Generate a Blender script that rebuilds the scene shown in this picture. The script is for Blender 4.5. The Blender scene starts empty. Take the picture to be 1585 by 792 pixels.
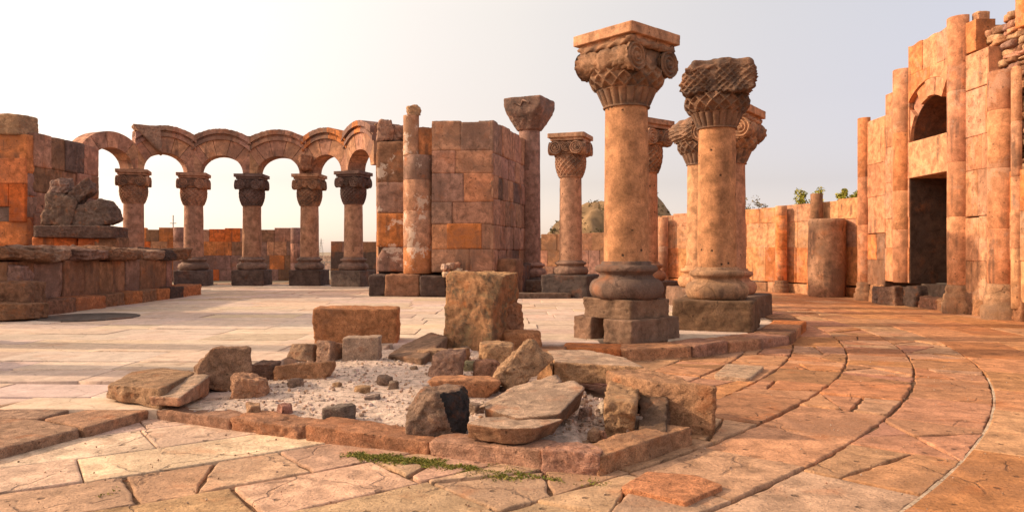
import bpy, math, random
from mathutils import Vector, Matrix, noise
R = math.radians
C = bpy.context.scene.collection
scene = bpy.context.scene

# ------------------------------------------------------------------ camera
F, HZ, EYE = 1175.0, 390.0, 1.6           # focal in photo pixels, horizon row, eye height
cam_d = bpy.data.cameras.new('camera'); cam = bpy.data.objects.new('camera', cam_d); C.objects.link(cam)
cam_d.sensor_width = 36; cam_d.lens = F / 1585 * 36; cam_d.shift_y = -(396 - HZ) / 1585
cam_d.clip_start = .05; cam_d.clip_end = 9000
cam.location = (0, 0, EYE); cam.rotation_euler = (R(90), 0, 0)
scene.camera = cam

# ------------------------------------------------------------------ sky, sun, exposure
SUN_EL = 27.0
SUN_DIR = Vector((-1, .10, 0)).normalized() * math.cos(R(SUN_EL)) + Vector((0, 0, math.sin(R(SUN_EL))))
world = bpy.data.worlds.new('World'); scene.world = world; world.use_nodes = True
wn = world.node_tree; wn.nodes.clear()
sky = wn.nodes.new('ShaderNodeTexSky'); sky.sky_type = 'NISHITA'; sky.sun_disc = False
sky.sun_elevation = R(SUN_EL); sky.sun_rotation = math.atan2(SUN_DIR.x, SUN_DIR.y)
sky.air_density = 1.0; sky.dust_density = .9; sky.ozone_density = 1.0; sky.altitude = 100
hs = wn.nodes.new('ShaderNodeHueSaturation'); hs.inputs['Saturation'].default_value = .5
wm = wn.nodes.new('ShaderNodeMix'); wm.data_type = 'RGBA'; wm.blend_type = 'MULTIPLY'; wm.inputs['Factor'].default_value = 1
wm.inputs['B'].default_value = (1.13, 1, .87, 1)
bg = wn.nodes.new('ShaderNodeBackground'); bg.inputs['Strength'].default_value = .15
wo = wn.nodes.new('ShaderNodeOutputWorld')
tcw = wn.nodes.new('ShaderNodeTexCoord'); sxyz = wn.nodes.new('ShaderNodeSeparateXYZ'); wn.links.new(tcw.outputs['Generated'], sxyz.inputs[0])
def sky_ramp(src, lo, hi, stops):           # sky regraded: dimmer low down, overhead boosted as added fill, warmer towards the left
    mrn = wn.nodes.new('ShaderNodeMapRange'); mrn.inputs['From Min'].default_value = lo; mrn.inputs['From Max'].default_value = hi
    wn.links.new(src, mrn.inputs['Value']); rp = wn.nodes.new('ShaderNodeValToRGB'); e = rp.color_ramp.elements
    while len(e) < len(stops): e.new(.5)
    for el, (p, c) in zip(e, stops): el.position = p; el.color = (*c, 1)
    wn.links.new(mrn.outputs['Result'], rp.inputs[0]); return rp.outputs[0]
def wmul(a, b):
    x = wn.nodes.new('ShaderNodeMix'); x.data_type = 'RGBA'; x.blend_type = 'MULTIPLY'; x.inputs['Factor'].default_value = 1; x.clamp_result = False
    wn.links.new(a, x.inputs['A']); wn.links.new(b, x.inputs['B']); return x.outputs['Result']
rz_ = sky_ramp(sxyz.outputs['Z'], 0, .5, ((0, (.66, .67, .81)), (.06, (.67, .67, .80)), (.18, (.66, .645, .72)), (.38, (.80, .79, .83)), (.60, (1, 1, 1)), (1, (1.6, 1.55, 1.44))))
rx_ = sky_ramp(sxyz.outputs['X'], -.5, .5, ((0, (1.3, 1.18, 1.04)), (.5, (1.18, 1.08, .98)), (1, (.87, .86, .92))))
wn.links.new(sky.outputs[0], hs.inputs['Color']); wn.links.new(hs.outputs[0], wm.inputs['A'])
wn.links.new(wmul(wmul(wm.outputs['Result'], rz_), rx_), bg.inputs['Color']); wn.links.new(bg.outputs[0], wo.inputs['Surface'])
sl = bpy.data.lights.new('sun', 'SUN'); sl.energy = 2.9; sl.angle = R(1.5); sl.color = (1, .77, .51)
so = bpy.data.objects.new('sun', sl); C.objects.link(so); so.rotation_euler = SUN_DIR.to_track_quat('Z', 'Y').to_euler()
so.location = (-30, 0, 40)
scene.view_settings.view_transform = 'Standard'; scene.view_settings.look = 'None'
scene.view_settings.exposure = .70; scene.view_settings.gamma = 1; scene.view_settings.use_curve_mapping = False

# ------------------------------------------------------------------ helpers
FLOOR = .18
def G(px, py, z=0.0):
    Y = F * (EYE - z) / (py - HZ)
    return Vector(((px - 792.5) / F * Y, Y, z))
def AT(px, py, Y):
    return Vector(((px - 792.5) / F * Y, Y, EYE + (HZ - py) / F * Y))
def vary(c, rnd, a=.12):
    k = 1 + rnd.uniform(-a, a)
    return (c[0] * k, c[1] * k * (1 + rnd.uniform(-.05, .03)), c[2] * k * (1 + rnd.uniform(-.05, .07)))
PEACH = (.49, .24, .125); PINK = (.40, .195, .125); ORANGE = (.52, .18, .06); RED = (.50, .12, .03)
BROWN = (.25, .125, .07); DARK = (.085, .055, .045); MAUVE = (.255, .14, .105); TAN = (.43, .25, .14)
PALE = (.58, .40, .28)
def pick(rnd, table):
    t = rnd.random() * sum(w for _, w in table)
    for c, w in table:
        t -= w
        if t <= 0: return vary(c, rnd)
    return table[-1][0]

def tag(o, label=None, cat=None, group=None, kind=None):
    if label: o['label'] = label
    if cat: o['category'] = cat
    if group: o['group'] = group
    if kind: o['kind'] = kind
    return o
def empty(name, loc, rz=0):
    o = bpy.data.objects.new(name, None); C.objects.link(o); o.location = loc; o.rotation_euler = (0, 0, rz)
    o.empty_display_size = .2
    return o
class MB:
    def __init__(s): s.v = []; s.f = []; s.t = []; s.s = []
    def add(s, vs, fs, tint=(.4, .25, .16), smooth=False):
        o = len(s.v); s.v += [tuple(v) for v in vs]
        for f in fs:
            s.f.append([i + o for i in f]); s.t.append(tint); s.s.append(smooth)
    def build(s, name, mat, parent=None, loc=None, rz=0):
        me = bpy.data.meshes.new(name); me.from_pydata(s.v, [], s.f)
        ca = me.color_attributes.new('tint', 'FLOAT_COLOR', 'CORNER')
        data = []
        for f, t in zip(s.f, s.t): data += [t[0], t[1], t[2], 1.0] * len(f)
        ca.data.foreach_set('color', data)
        me.polygons.foreach_set('use_smooth', s.s)
        me.materials.append(mat); me.update()
        o = bpy.data.objects.new(name, me); C.objects.link(o)
        if parent is not None: o.parent = parent
        if loc is not None: o.location = loc
        o.rotation_euler = (0, 0, rz)
        return o
    # box in a frame: origin, axes ex (along), en (outward), up; chamfered front
    def block(s, o, ex, en, u0, u1, z0, z1, d0, d1, tint, b=.015, jit=0, rnd=random):
        o = Vector(o)
        def P(u, d, z): return o + ex * u + en * d + Vector((0, 0, z))
        j = lambda: rnd.uniform(-jit, jit) if jit else 0
        f0 = [P(u0, d0, z0), P(u1, d0, z0), P(u1, d0, z1), P(u0, d0, z1)]
        dm = d1 - b
        f1 = [P(u0, dm, z0), P(u1, dm, z0), P(u1, dm, z1), P(u0, dm, z1)]
        bb = b * 1.0
        f2 = [P(u0 + bb + j() * .5, d1 + j(), z0 + bb + j() * .5), P(u1 - bb + j() * .5, d1 + j(), z0 + bb + j() * .5),
              P(u1 - bb + j() * .5, d1 + j(), z1 - bb + j() * .5), P(u0 + bb + j() * .5, d1 + j(), z1 - bb + j() * .5)]
        vs = f0 + f1 + f2
        fs = [[8, 9, 10, 11], [3, 2, 1, 0]]
        for i in range(4):
            k = (i + 1) % 4
            fs.append([i, k, 4 + k, 4 + i]); fs.append([4 + i, 4 + k, 8 + k, 8 + i])
        s.add(vs, fs, tint)
    # solid between two profiles in a vertical plane
    def strip(s, o, ex, en, pts_low, pts_up, d0, d1, tint, smooth=False):
        o = Vector(o); n = len(pts_low)
        def P(p, d): return o + ex * p[0] + en * d + Vector((0, 0, p[1]))
        vs = []
        for a, b in zip(pts_low, pts_up): vs += [P(a, d1), P(b, d1), P(a, d0), P(b, d0)]
        fs = []
        for i in range(n - 1):
            a, b = 4 * i, 4 * i + 4
            fs += [[a, b, b + 1, a + 1], [b + 2, a + 2, a + 3, b + 3], [a + 1, b + 1, b + 3, a + 3], [b, a, a + 2, b + 2]]
        fs += [[0, 1, 3, 2], [4 * n - 4, 4 * n - 2, 4 * n - 1, 4 * n - 3]]
        s.add(vs, fs, tint, smooth)
    # lathe around z with displacement function
    def lathe(s, prof, seg=64, tint=(.4, .25, .16), disp=None, c=(0, 0), a0=0, a1=2 * math.pi, cap=True, smooth=True):
        full = abs(a1 - a0 - 2 * math.pi) < 1e-4
        m = seg if full else seg + 1
        vs = []
        for k, (r, z) in enumerate(prof):
            for i in range(m):
                a = a0 + (a1 - a0) * i / seg
                rr = r + (disp(a, z, k) if disp else 0)
                vs.append((c[0] + rr * math.cos(a), c[1] + rr * math.sin(a), z))
        fs = []
        for k in range(len(prof) - 1):
            for i in range(seg):
                j = (i + 1) % m
                fs.append([k * m + i, k * m + j, (k + 1) * m + j, (k + 1) * m + i])
        s.add(vs, fs, tint, smooth)
        if cap:
            top = vs[-m:]; bot = vs[:m]
            s.add(top, [list(range(m))], tint); s.add(bot, [list(range(m))[::-1]], tint)
    def tube(s, pts, rad, seg=10, tint=(.4, .25, .16), twist=0, closed=False):
        n = len(pts); vs = []; fs = []
        for i, p in enumerate(pts):
            p = Vector(p)
            a = Vector(pts[(i - 1) % n] if (i > 0 or closed) else pts[i]); b = Vector(pts[(i + 1) % n] if (i < n - 1 or closed) else pts[i])
            t = (b - a).normalized(); up = Vector((0, 0, 1)) if abs(t.z) < .9 else Vector((1, 0, 0))
            e1 = t.cross(up).normalized(); e2 = t.cross(e1)
            r = rad(i) if callable(rad) else rad
            for k in range(seg):
                an = 2 * math.pi * k / seg
                q = r * (1 + (.28 * math.cos(3 * an + twist * i) if twist else 0))
                vs.append(p + e1 * math.cos(an) * q + e2 * math.sin(an) * q)
        for i in range(n if closed else n - 1):
            for k in range(seg):
                a = i * seg; b = ((i + 1) % n) * seg; k2 = (k + 1) % seg
                fs.append([a + k, a + k2, b + k2, b + k])
        s.add(vs, fs, tint, True)
        if not closed:
            s.add(vs[:seg], [list(range(seg))], tint); s.add(vs[-seg:], [list(range(seg))[::-1]], tint)

_cs = {}
def cubesphere(n):
    if n in _cs: return _cs[n]
    vs, fs, idx = [], [], {}
    def vid(p):
        k = tuple(round(c, 5) for c in p)
        if k not in idx: idx[k] = len(vs); vs.append(Vector(p))
        return idx[k]
    for ax in range(3):
        for sg in (-1, 1):
            for i in range(n):
                for j in range(n):
                    q = []
                    for (a, b) in ((i, j), (i + 1, j), (i + 1, j + 1), (i, j + 1)):
                        u = -1 + 2 * a / n; w = -1 + 2 * b / n
                        p = [0, 0, 0]; p[ax] = sg; p[(ax + 1) % 3] = u; p[(ax + 2) % 3] = w
                        q.append(vid(p))
                    fs.append(q if sg > 0 else q[::-1])
    _cs[n] = (vs, fs); return _cs[n]
# a stone bounded by planes (normal, distance) with worn edges and a rough skin
def hull_stone(mb, planes, size, tint, seed=0, n=20, p=22, amp=.02, freq=3.0, M=None, fine=.7, tintf=None):
    p = min(p, 60); tags = []
    vs, fs = cubesphere(n)
    sx, sy, sz = size[0] / 2, size[1] / 2, size[2] / 2
    off = Vector((seed * 7.13, seed * 3.7, seed * 1.9)); out = []
    for v in vs:
        d = Vector((v.x * sx, v.y * sy, v.z * sz)); d.normalize()
        acc = 0; bq = 0; bi = 0
        for pi, (nn, dd) in enumerate(planes):
            q = nn.dot(d) / dd
            if q > 0:
                acc += q ** p
                if q > bq: bq = q; bi = pi
        tags.append(bi)
        r = acc ** (-1 / p)
        q = d * r
        k = noise.fractal((q + off) * freq, 1.0, 2.0, 4) + fine * noise.fractal((q + off) * freq * 5, 1.0, 2.0, 3)
        if amp > .0125:
            vd = noise.voronoi((q + off) * freq * 1.3)[0]; k += .9 * (vd[0] - .45) + .45 * (noise.voronoi((q + off) * freq * 3.1)[0][0] - .45)
        q = q + d * (amp * k)
        out.append(M @ q if M else q)
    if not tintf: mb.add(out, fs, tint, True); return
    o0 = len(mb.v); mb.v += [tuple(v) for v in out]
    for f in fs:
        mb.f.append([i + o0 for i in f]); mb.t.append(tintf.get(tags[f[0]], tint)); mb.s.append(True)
def box_planes(w, d, h, rnd, tilt=.06, extra=0):
    P = []
    for ax, e in ((0, w), (1, d), (2, h)):
        for sg in (-1, 1):
            n = Vector((rnd.uniform(-tilt, tilt), rnd.uniform(-tilt, tilt), rnd.uniform(-tilt, tilt)))
            n[ax] = sg; n.normalize(); P.append((n, e / 2))
    for _ in range(extra):
        n = Vector((rnd.choice((-1, 1)) * rnd.uniform(.3, 1), rnd.choice((-1, 1)) * rnd.uniform(.3, 1), rnd.uniform(-.2, 1))).normalized()
        s = abs(n.x) * w / 2 + abs(n.y) * d / 2 + abs(n.z) * h / 2
        P.append((n, s * rnd.uniform(.66, .85)))
    return P
def worn_box(mb, w, d, h, c, tint, seed, rz=0, n=14, amp=.014, p=34, tilt=.015, extra=0, freq=3.5):
    rnd = random.Random(seed)
    M = Matrix.Translation(Vector(c)) @ Matrix.Rotation(rz, 4, 'Z')
    hull_stone(mb, box_planes(w, d, h, rnd, tilt, extra), (w, d, h), tint, seed, n, p, amp, freq, M)

# ------------------------------------------------------------------ materials
def stone_mat(name, dark=.35, rust=.25, pits=.6, lichen=0., pale=0., scale=1., bump=.5, rough=.92, grain=.25, moss=0., dth=.5, bdist=.03, streak=0., crack=0., sat=1.0, con=.46):
    m = bpy.data.materials.new(name); m.use_nodes = True; nt = m.node_tree; N = nt.nodes; L = nt.links
    b = N['Principled BSDF']; b.inputs['Roughness'].default_value = rough
    b.inputs['Specular IOR Level'].default_value = .18
    tc = N.new('ShaderNodeTexCoord'); oi = N.new('ShaderNodeObjectInfo')
    va = N.new('ShaderNodeVectorMath'); va.operation = 'MULTIPLY_ADD'
    va.inputs[1].default_value = (scale,) * 3
    cm = N.new('ShaderNodeVectorMath'); cm.operation = 'SCALE'; cm.inputs[0].default_value = (37, 53, 71)
    L.new(oi.outputs['Random'], cm.inputs['Scale']); L.new(tc.outputs['Object'], va.inputs[0]); L.new(cm.outputs[0], va.inputs[2])
    def noi(sc, det=6, rg=.6, dist=0):
        x = N.new('ShaderNodeTexNoise'); x.inputs['Scale'].default_value = sc; x.inputs['Detail'].default_value = det
        x.inputs['Roughness'].default_value = rg; x.inputs['Distortion'].default_value = dist
        L.new(va.outputs[0], x.inputs['Vector']); return x.outputs['Fac']
    def mr(src, a, c, lo=0., hi=1.):
        x = N.new('ShaderNodeMapRange'); x.interpolation_type = 'SMOOTHSTEP'
        for k, v in zip(('From Min', 'From Max', 'To Min', 'To Max'), (a, c, lo, hi)): x.inputs[k].default_value = v
        L.new(src, x.inputs['Value']); return x.outputs['Result']
    def mix(kind, a, bb, fac):
        x = N.new('ShaderNodeMix'); x.data_type = 'RGBA'; x.blend_type = kind
        for key, v in (('A', a), ('B', bb)):
            if isinstance(v, tuple): x.inputs[key].default_value = (*v, 1)
            else: L.new(v, x.inputs[key])
        if isinstance(fac, float): x.inputs['Factor'].default_value = fac
        else: L.new(fac, x.inputs['Factor'])
        return x.outputs['Result']
    def grey(src):
        x = N.new('ShaderNodeCombineColor')
        for i in range(3): L.new(src, x.inputs[i])
        return x.outputs[0]
    def mul(a, v):
        x = N.new('ShaderNodeMath'); x.operation = 'MULTIPLY'; L.new(a, x.inputs[0])
        if isinstance(v, float): x.inputs[1].default_value = v
        else: L.new(v, x.inputs[1])
        return x.outputs[0]
    at = N.new('ShaderNodeAttribute'); at.attribute_name = 'tint'
    big = noi(.9, 5, .6, .4); mid = noi(4.5, 8, .65, .3); fin = noi(38, 5, .7); big2 = noi(1.7, 6, .62)
    hsn = N.new('ShaderNodeHueSaturation'); hsn.inputs['Saturation'].default_value = sat; L.new(at.outputs['Color'], hsn.inputs['Color'])
    col = mix('MULTIPLY', hsn.outputs[0], grey(mr(mid, .25, .75, 1 - con, 1 + con)), 1.)
    col = mix('MULTIPLY', col, grey(mr(fin, .2, .8, 1 - grain, 1 + grain)), 1.)
    if rust: col = mix('MIX', col, (.46, .14, .04), mul(mr(big2, .54, .72), rust))
    if dark: col = mix('MIX', col, (.07, .05, .043), mul(mul(mr(big, dth, dth + .16), mr(mid, .35, .6)), dark))
    if streak:
        sv = N.new('ShaderNodeVectorMath'); sv.operation = 'MULTIPLY'; sv.inputs[1].default_value = (5, 5, .45); L.new(va.outputs[0], sv.inputs[0])
        sx = N.new('ShaderNodeTexNoise'); sx.inputs['Scale'].default_value = 1; sx.inputs['Detail'].default_value = 6; L.new(sv.outputs[0], sx.inputs['Vector'])
        col = mix('MIX', col, (.075, .05, .04), mul(mul(mr(sx.outputs['Fac'], .52, .66), mr(big2, .42, .6)), streak))
    if pale: col = mix('MIX', col, (.66, .52, .42), mul(mr(noi(1.15, 8, .72, .3), .55, .58), pale))
    if lichen:
        col = mix('MIX', col, (.22, .17, .09), mul(mr(noi(3, 8, .72), .52, .60), lichen * .8))
        col = mix('MIX', col, (.07, .065, .05), mul(mr(noi(2.6, 9, .75), .52, .60), lichen))
    if moss: col = mix('MIX', col, (.10, .13, .02), mul(mr(noi(2.2, 8, .7), .55, .63), moss))
    vo = N.new('ShaderNodeTexVoronoi'); vo.inputs['Scale'].default_value = 6.5; vo.inputs['Randomness'].default_value = 1
    L.new(va.outputs[0], vo.inputs['Vector'])
    sp = N.new('ShaderNodeSeparateColor'); L.new(vo.outputs['Color'], sp.inputs[0])
    on = mr(sp.outputs[0], .70, .74)
    wob = N.new('ShaderNodeMath'); wob.operation = 'MULTIPLY_ADD'; L.new(fin, wob.inputs[0]); wob.inputs[1].default_value = .15; L.new(vo.outputs['Distance'], wob.inputs[2])
    pit = mul(mul(mr(wob.outputs[0], .17, .27, 1, 0), on), pits)
    vo2 = N.new('ShaderNodeTexVoronoi'); vo2.inputs['Scale'].default_value = 42; L.new(va.outputs[0], vo2.inputs['Vector'])
    sp2 = N.new('ShaderNodeSeparateColor'); L.new(vo2.outputs['Color'], sp2.inputs[0])
    pit2 = mul(mul(mr(vo2.outputs['Distance'], .15, .4, 1, 0), mr(sp2.outputs[0], .6, .7)), pits * .7)
    col = mix('MIX', col, (.06, .035, .025), mul(pit, .75)); col = mix('MIX', col, (.09, .05, .035), mul(pit2, .5))
    ck = None
    if crack:
        wv = N.new('ShaderNodeTexNoise'); wv.inputs['Scale'].default_value = 2.5; wv.inputs['Detail'].default_value = 5; L.new(va.outputs[0], wv.inputs['Vector'])
        wm_ = N.new('ShaderNodeVectorMath'); wm_.operation = 'MULTIPLY_ADD'; wm_.inputs[1].default_value = (.35, .35, .35); L.new(wv.outputs['Color'], wm_.inputs[0]); L.new(va.outputs[0], wm_.inputs[2])
        cv_ = N.new('ShaderNodeTexVoronoi'); cv_.feature = 'DISTANCE_TO_EDGE'; cv_.inputs['Scale'].default_value = 1.1; L.new(wm_.outputs[0], cv_.inputs['Vector'])
        ck = mul(mul(mr(cv_.outputs['Distance'], .004, .016, 1, 0), mr(noi(1.3, 3, .5), .5, .56)), crack)
        col = mix('MIX', col, (.06, .03, .02), mul(ck, .85))
    L.new(col, b.inputs['Base Color'])
    def add(a, c, ka, kc):
        x = N.new('ShaderNodeMath'); x.operation = 'MULTIPLY_ADD'; L.new(c, x.inputs[0]); x.inputs[1].default_value = kc
        L.new(mul(a, ka), x.inputs[2]); return x.outputs[0]
    h = add(mid, fin, 1.0, .35); h = add(h, pit, 1.0, -.9); h = add(h, pit2, 1.0, -.3)
    if ck is not None: h = add(h, ck, 1.0, -1.2)
    bp = N.new('ShaderNodeBump'); bp.inputs['Strength'].default_value = bump; bp.inputs['Distance'].default_value = bdist
    L.new(h, bp.inputs['Height']); L.new(bp.outputs[0], b.inputs['Normal'])
    return m
def plain_mat(name, col, rough=.85, metal=0., var=.3, sc=5., bump=.2):
    m = bpy.data.materials.new(name); m.use_nodes = True; nt = m.node_tree; b = nt.nodes['Principled BSDF']
    b.inputs['Roughness'].default_value = rough; b.inputs['Metallic'].default_value = metal
    b.inputs['Specular IOR Level'].default_value = .2
    x = nt.nodes.new('ShaderNodeTexNoise'); x.inputs['Scale'].default_value = sc; x.inputs['Detail'].default_value = 8
    tc = nt.nodes.new('ShaderNodeTexCoord'); nt.links.new(tc.outputs['Object'], x.inputs['Vector'])
    r = nt.nodes.new('ShaderNodeValToRGB')
    r.color_ramp.elements[0].position = .3; r.color_ramp.elements[1].position = .7
    r.color_ramp.elements[0].color = (*[c * (1 - var) for c in col], 1); r.color_ramp.elements[1].color = (*[min(1, c * (1 + var)) for c in col], 1)
    nt.links.new(x.outputs['Fac'], r.inputs[0]); nt.links.new(r.outputs[0], b.inputs['Base Color'])
    bp = nt.nodes.new('ShaderNodeBump'); bp.inputs['Strength'].default_value = bump; bp.inputs['Distance'].default_value = .05
    nt.links.new(x.outputs['Fac'], bp.inputs['Height']); nt.links.new(bp.outputs[0], b.inputs['Normal'])
    return m
def leaf_mat(name):
    m = bpy.data.materials.new(name); m.use_nodes = True; nt = m.node_tree; b = nt.nodes['Principled BSDF']
    a = nt.nodes.new('ShaderNodeAttribute'); a.attribute_name = 'tint'; nt.links.new(a.outputs['Color'], b.inputs['Base Color'])
    b.inputs['Roughness'].default_value = .7; b.inputs['Specular IOR Level'].default_value = .2
    return m
M_WALL = stone_mat('tuff_masonry', dark=.6, rust=.35, pits=.8, bump=.7, streak=.6, crack=.35, grain=.3, dth=.47)
M_WALL_STAIN = stone_mat('stained_tuff_masonry', dark=.5, rust=.5, pits=.6, pale=.6, bump=.6, streak=.5, grain=.3)
M_PORTAL = stone_mat('warm_tuff_masonry', dark=.3, rust=.3, pits=.7, pale=.12, bump=.5, grain=.25, streak=.65)
M_SHAFT = stone_mat('column_tuff', dark=.12, rust=.2, pits=1.3, bump=.5, grain=.25, streak=.3)
M_CARVE = stone_mat('carved_tuff', dark=.85, rust=.2, pits=.3, bump=.6, scale=1.6, dth=.42)
M_PLINTH = stone_mat('plinth_basalt', dark=.6, rust=.2, pits=.5, lichen=.03, bump=.7, crack=.3)
M_ROCK = stone_mat('broken_tuff', dark=.5, rust=.4, pits=.6, bump=1., scale=2.2, grain=.45, bdist=.06, dth=.5, sat=1.0)
M_LICHEN = stone_mat('lichen_tuff', dark=.6, rust=.6, pits=.5, lichen=.55, bump=1., scale=1.8, bdist=.06)
M_PAVE = stone_mat('paving_tuff', dark=.38, rust=.4, pits=.8, bump=.8, grain=.3, crack=.35, con=.4)
M_FLOOR = stone_mat('floor_stone', dark=.15, rust=.2, pits=.35, pale=.12, bump=.3, grain=.14, crack=.3, con=.2)
M_DIRT = stone_mat('dirt', dark=.5, rust=.3, pits=.6, bump=1., scale=3., grain=.4)
M_GRAVEL = stone_mat('gravel_grit', dark=.2, rust=.1, pits=.8, bump=1., scale=3., grain=.4)
M_RUBBLE = stone_mat('rubble_core', dark=.6, rust=.3, pits=.3, bump=1., scale=1.5)
M_LEAF = leaf_mat('foliage'); M_BARK = plain_mat('bark', (.12, .08, .05))
M_METAL = plain_mat('weathered_steel', (.30, .28, .26), .5, .6)
M_HILL = plain_mat('dry_hillside', (.22, .135, .07), .95, 0, .45, .5, .6)
M_PLAIN = plain_mat('dry_plain', (.30, .22, .15), .95, 0, .35, .02, .1)

CEN = Vector((-12, 19, 0))                 # centre of the round building
def ring_hit(px, rad):                     # ground point on the circle of radius rad seen in column px
    k = (px - 792.5) / F
    a = 1 + k * k; b = 2 * (k * 12 - 19); c = 144 + 361 - rad * rad
    Y = (-b + math.sqrt(b * b - 4 * a * c)) / (2 * a)
    return Vector((k * Y, Y, 0))
def ang(p): return math.atan2(p.y - CEN.y, p.x - CEN.x)

# ------------------------------------------------------------------ the setting: ground, paving, floor
mb = MB(); S = 4000
mb.add([(-S, -S, -.05), (S, -S, -.05), (S, S, -.05), (-S, S, -.05)], [[0, 1, 2, 3]], (.26, .19, .13))
tag(mb.build('ground', M_PLAIN), kind='structure')
mb = MB(); nA, nB = 90, 60                # earth bed between the paving slabs
vs = []; fs = []
for i in range(nA + 1):
    for j in range(nB + 1):
        r = 8 + 17.2 * j / nB; a = R(-100) + R(190) * i / nA
        x, y = CEN.x + r * math.cos(a), CEN.y + r * math.sin(a)
        vs.append((x, y, -.016 + .008 * noise.noise(Vector((x * 2, y * 2, 0)))))
for i in range(nA):
    for j in range(nB):
        q = i * (nB + 1) + j; fs.append([q, q + nB + 1, q + nB + 2, q + 1][::-1])
mb.add(vs, fs, (.20, .11, .06), True)
tag(mb.build('earth', M_DIRT), kind='structure')

RAISED = [(-40, 2.0), (-4.55, 2.0), (-3.72, 7.35), (.18, 5.72), (.62, 5.5), (1.40, 6.3), (1.62, 6.7), (.55, 9.3), (.75, 11.3), (1.6, 11.15), (2.7, 11.45),
          (4.7, 13.0), (5.9, 15.4), (6.3, 18), (6.2, 20.6), (5.2, 22.9), (3.2, 24.6), (1.6, 25.4), (1.2, 28), (1.0, 30), (-2.5, 31), (-4.6, 32.0),
          (-6, 33.0), (-8.6, 34.2), (-11.3, 34.3), (-14, 33.6), (-16.6, 32), (-18, 29), (-40, 29)]
def inside(x, y, poly=RAISED):
    c = False; n = len(poly)
    for i in range(n):
        x1, y1 = poly[i]; x2, y2 = poly[(i + 1) % n]
        if (y1 > y) != (y2 > y) and x < (x2 - x1) * (y - y1) / (y2 - y1) + x1: c = not c
    return c
def edge_dist(x, y, poly=RAISED):
    p = Vector((x, y)); best = 1e9
    for i in range(len(poly)):
        a = Vector(poly[i]); b = Vector(poly[(i + 1) % len(poly)]); d = b - a
        t = max(0, min(1, (p - a).dot(d) / d.length_squared)); best = min(best, (a + d * t - p).length)
    return best
def split(poly, rnd):
    n = len(poly); c = sum((Vector(p) for p in poly), Vector((0, 0))) / n
    a = rnd.uniform(0, math.pi); d = Vector((math.cos(a), math.sin(a))); c = c + Vector((rnd.uniform(-.12, .12), rnd.uniform(-.12, .12)))
    nn = Vector((-d.y, d.x)); A, B = [], []
    for i in range(n):
        p, q = Vector(poly[i]), Vector(poly[(i + 1) % n]); sp, sq = nn.dot(p - c), nn.dot(q - c)
        (A if sp >= 0 else B).append(p)
        if sp * sq < 0:
            x = p + (q - p) * (sp / (sp - sq)); A.append(x); B.append(x)
    return [A, B]
def inset(poly, g):
    n = len(poly); out = []
    for i in range(n):
        p0, p1, p2 = Vector(poly[i - 1]), Vector(poly[i]), Vector(poly[(i + 1) % n])
        d1 = (p1 - p0); d2 = (p2 - p1)
        if d1.length < 1e-4 or d2.length < 1e-4: continue
        n1 = Vector((-d1.y, d1.x)).normalized(); n2 = Vector((-d2.y, d2.x)).normalized()
        k = 1 + n1.dot(n2)
        out.append(p1 + (n1 + n2) / max(k, .35) * g)
    return out
def area(poly): return .5 * sum(poly[i - 1][0] * poly[i][1] - poly[i][0] * poly[i - 1][1] for i in range(len(poly)))
def slab(mb, poly, z, tint, rnd, gap=.012, rag=.012, bev=.008, step=.09, skirt=.07):
    if area(poly) < 0: poly = poly[::-1]
    if area(poly) < .02: return
    poly = inset(poly, gap)
    if len(poly) < 3 or area(poly) < .01: return
    cx = sum(p[0] for p in poly) / len(poly); cy = sum(p[1] for p in poly) / len(poly)
    tx, ty = rnd.uniform(-.008, .008), rnd.uniform(-.008, .008)
    pts = []
    for i in range(len(poly)):
        a, b = Vector(poly[i]), Vector(poly[(i + 1) % len(poly)]); L = (b - a).length; k = max(1, int(L / step))
        nn = Vector((-(b - a).y, (b - a).x)) / max(L, 1e-4)
        for j in range(k):
            p = a + (b - a) * j / k
            pts.append(p + nn * rag * (noise.fractal(Vector((p.x * 5, p.y * 5, 3.1)), 1, 2, 3) + .3))
    def ring(o, dz):
        q = []
        for p in pts:
            d = Vector((cx - p.x, cy - p.y)); l = max(d.length, .001); p2 = p + d / l * min(o, l * .5)
            q.append((p2.x, p2.y, z + dz + (p.x - cx) * tx + (p.y - cy) * ty))
        return q
    r0 = ring(0, -skirt); r1 = ring(.0, -bev); r2 = ring(bev * .9, -bev * .25); r3 = ring(bev * 2.4, 0)
    n = len(pts); vs = r0 + r1 + r2 + r3; fs = []
    for k in range(3):
        for i in range(n):
            j = (i + 1) % n; fs.append([k * n + i, k * n + j, (k + 1) * n + j, (k + 1) * n + i])
    mb.add(vs, fs, tint, True); mb.add(r3, [list(range(n))], tint)

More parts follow.
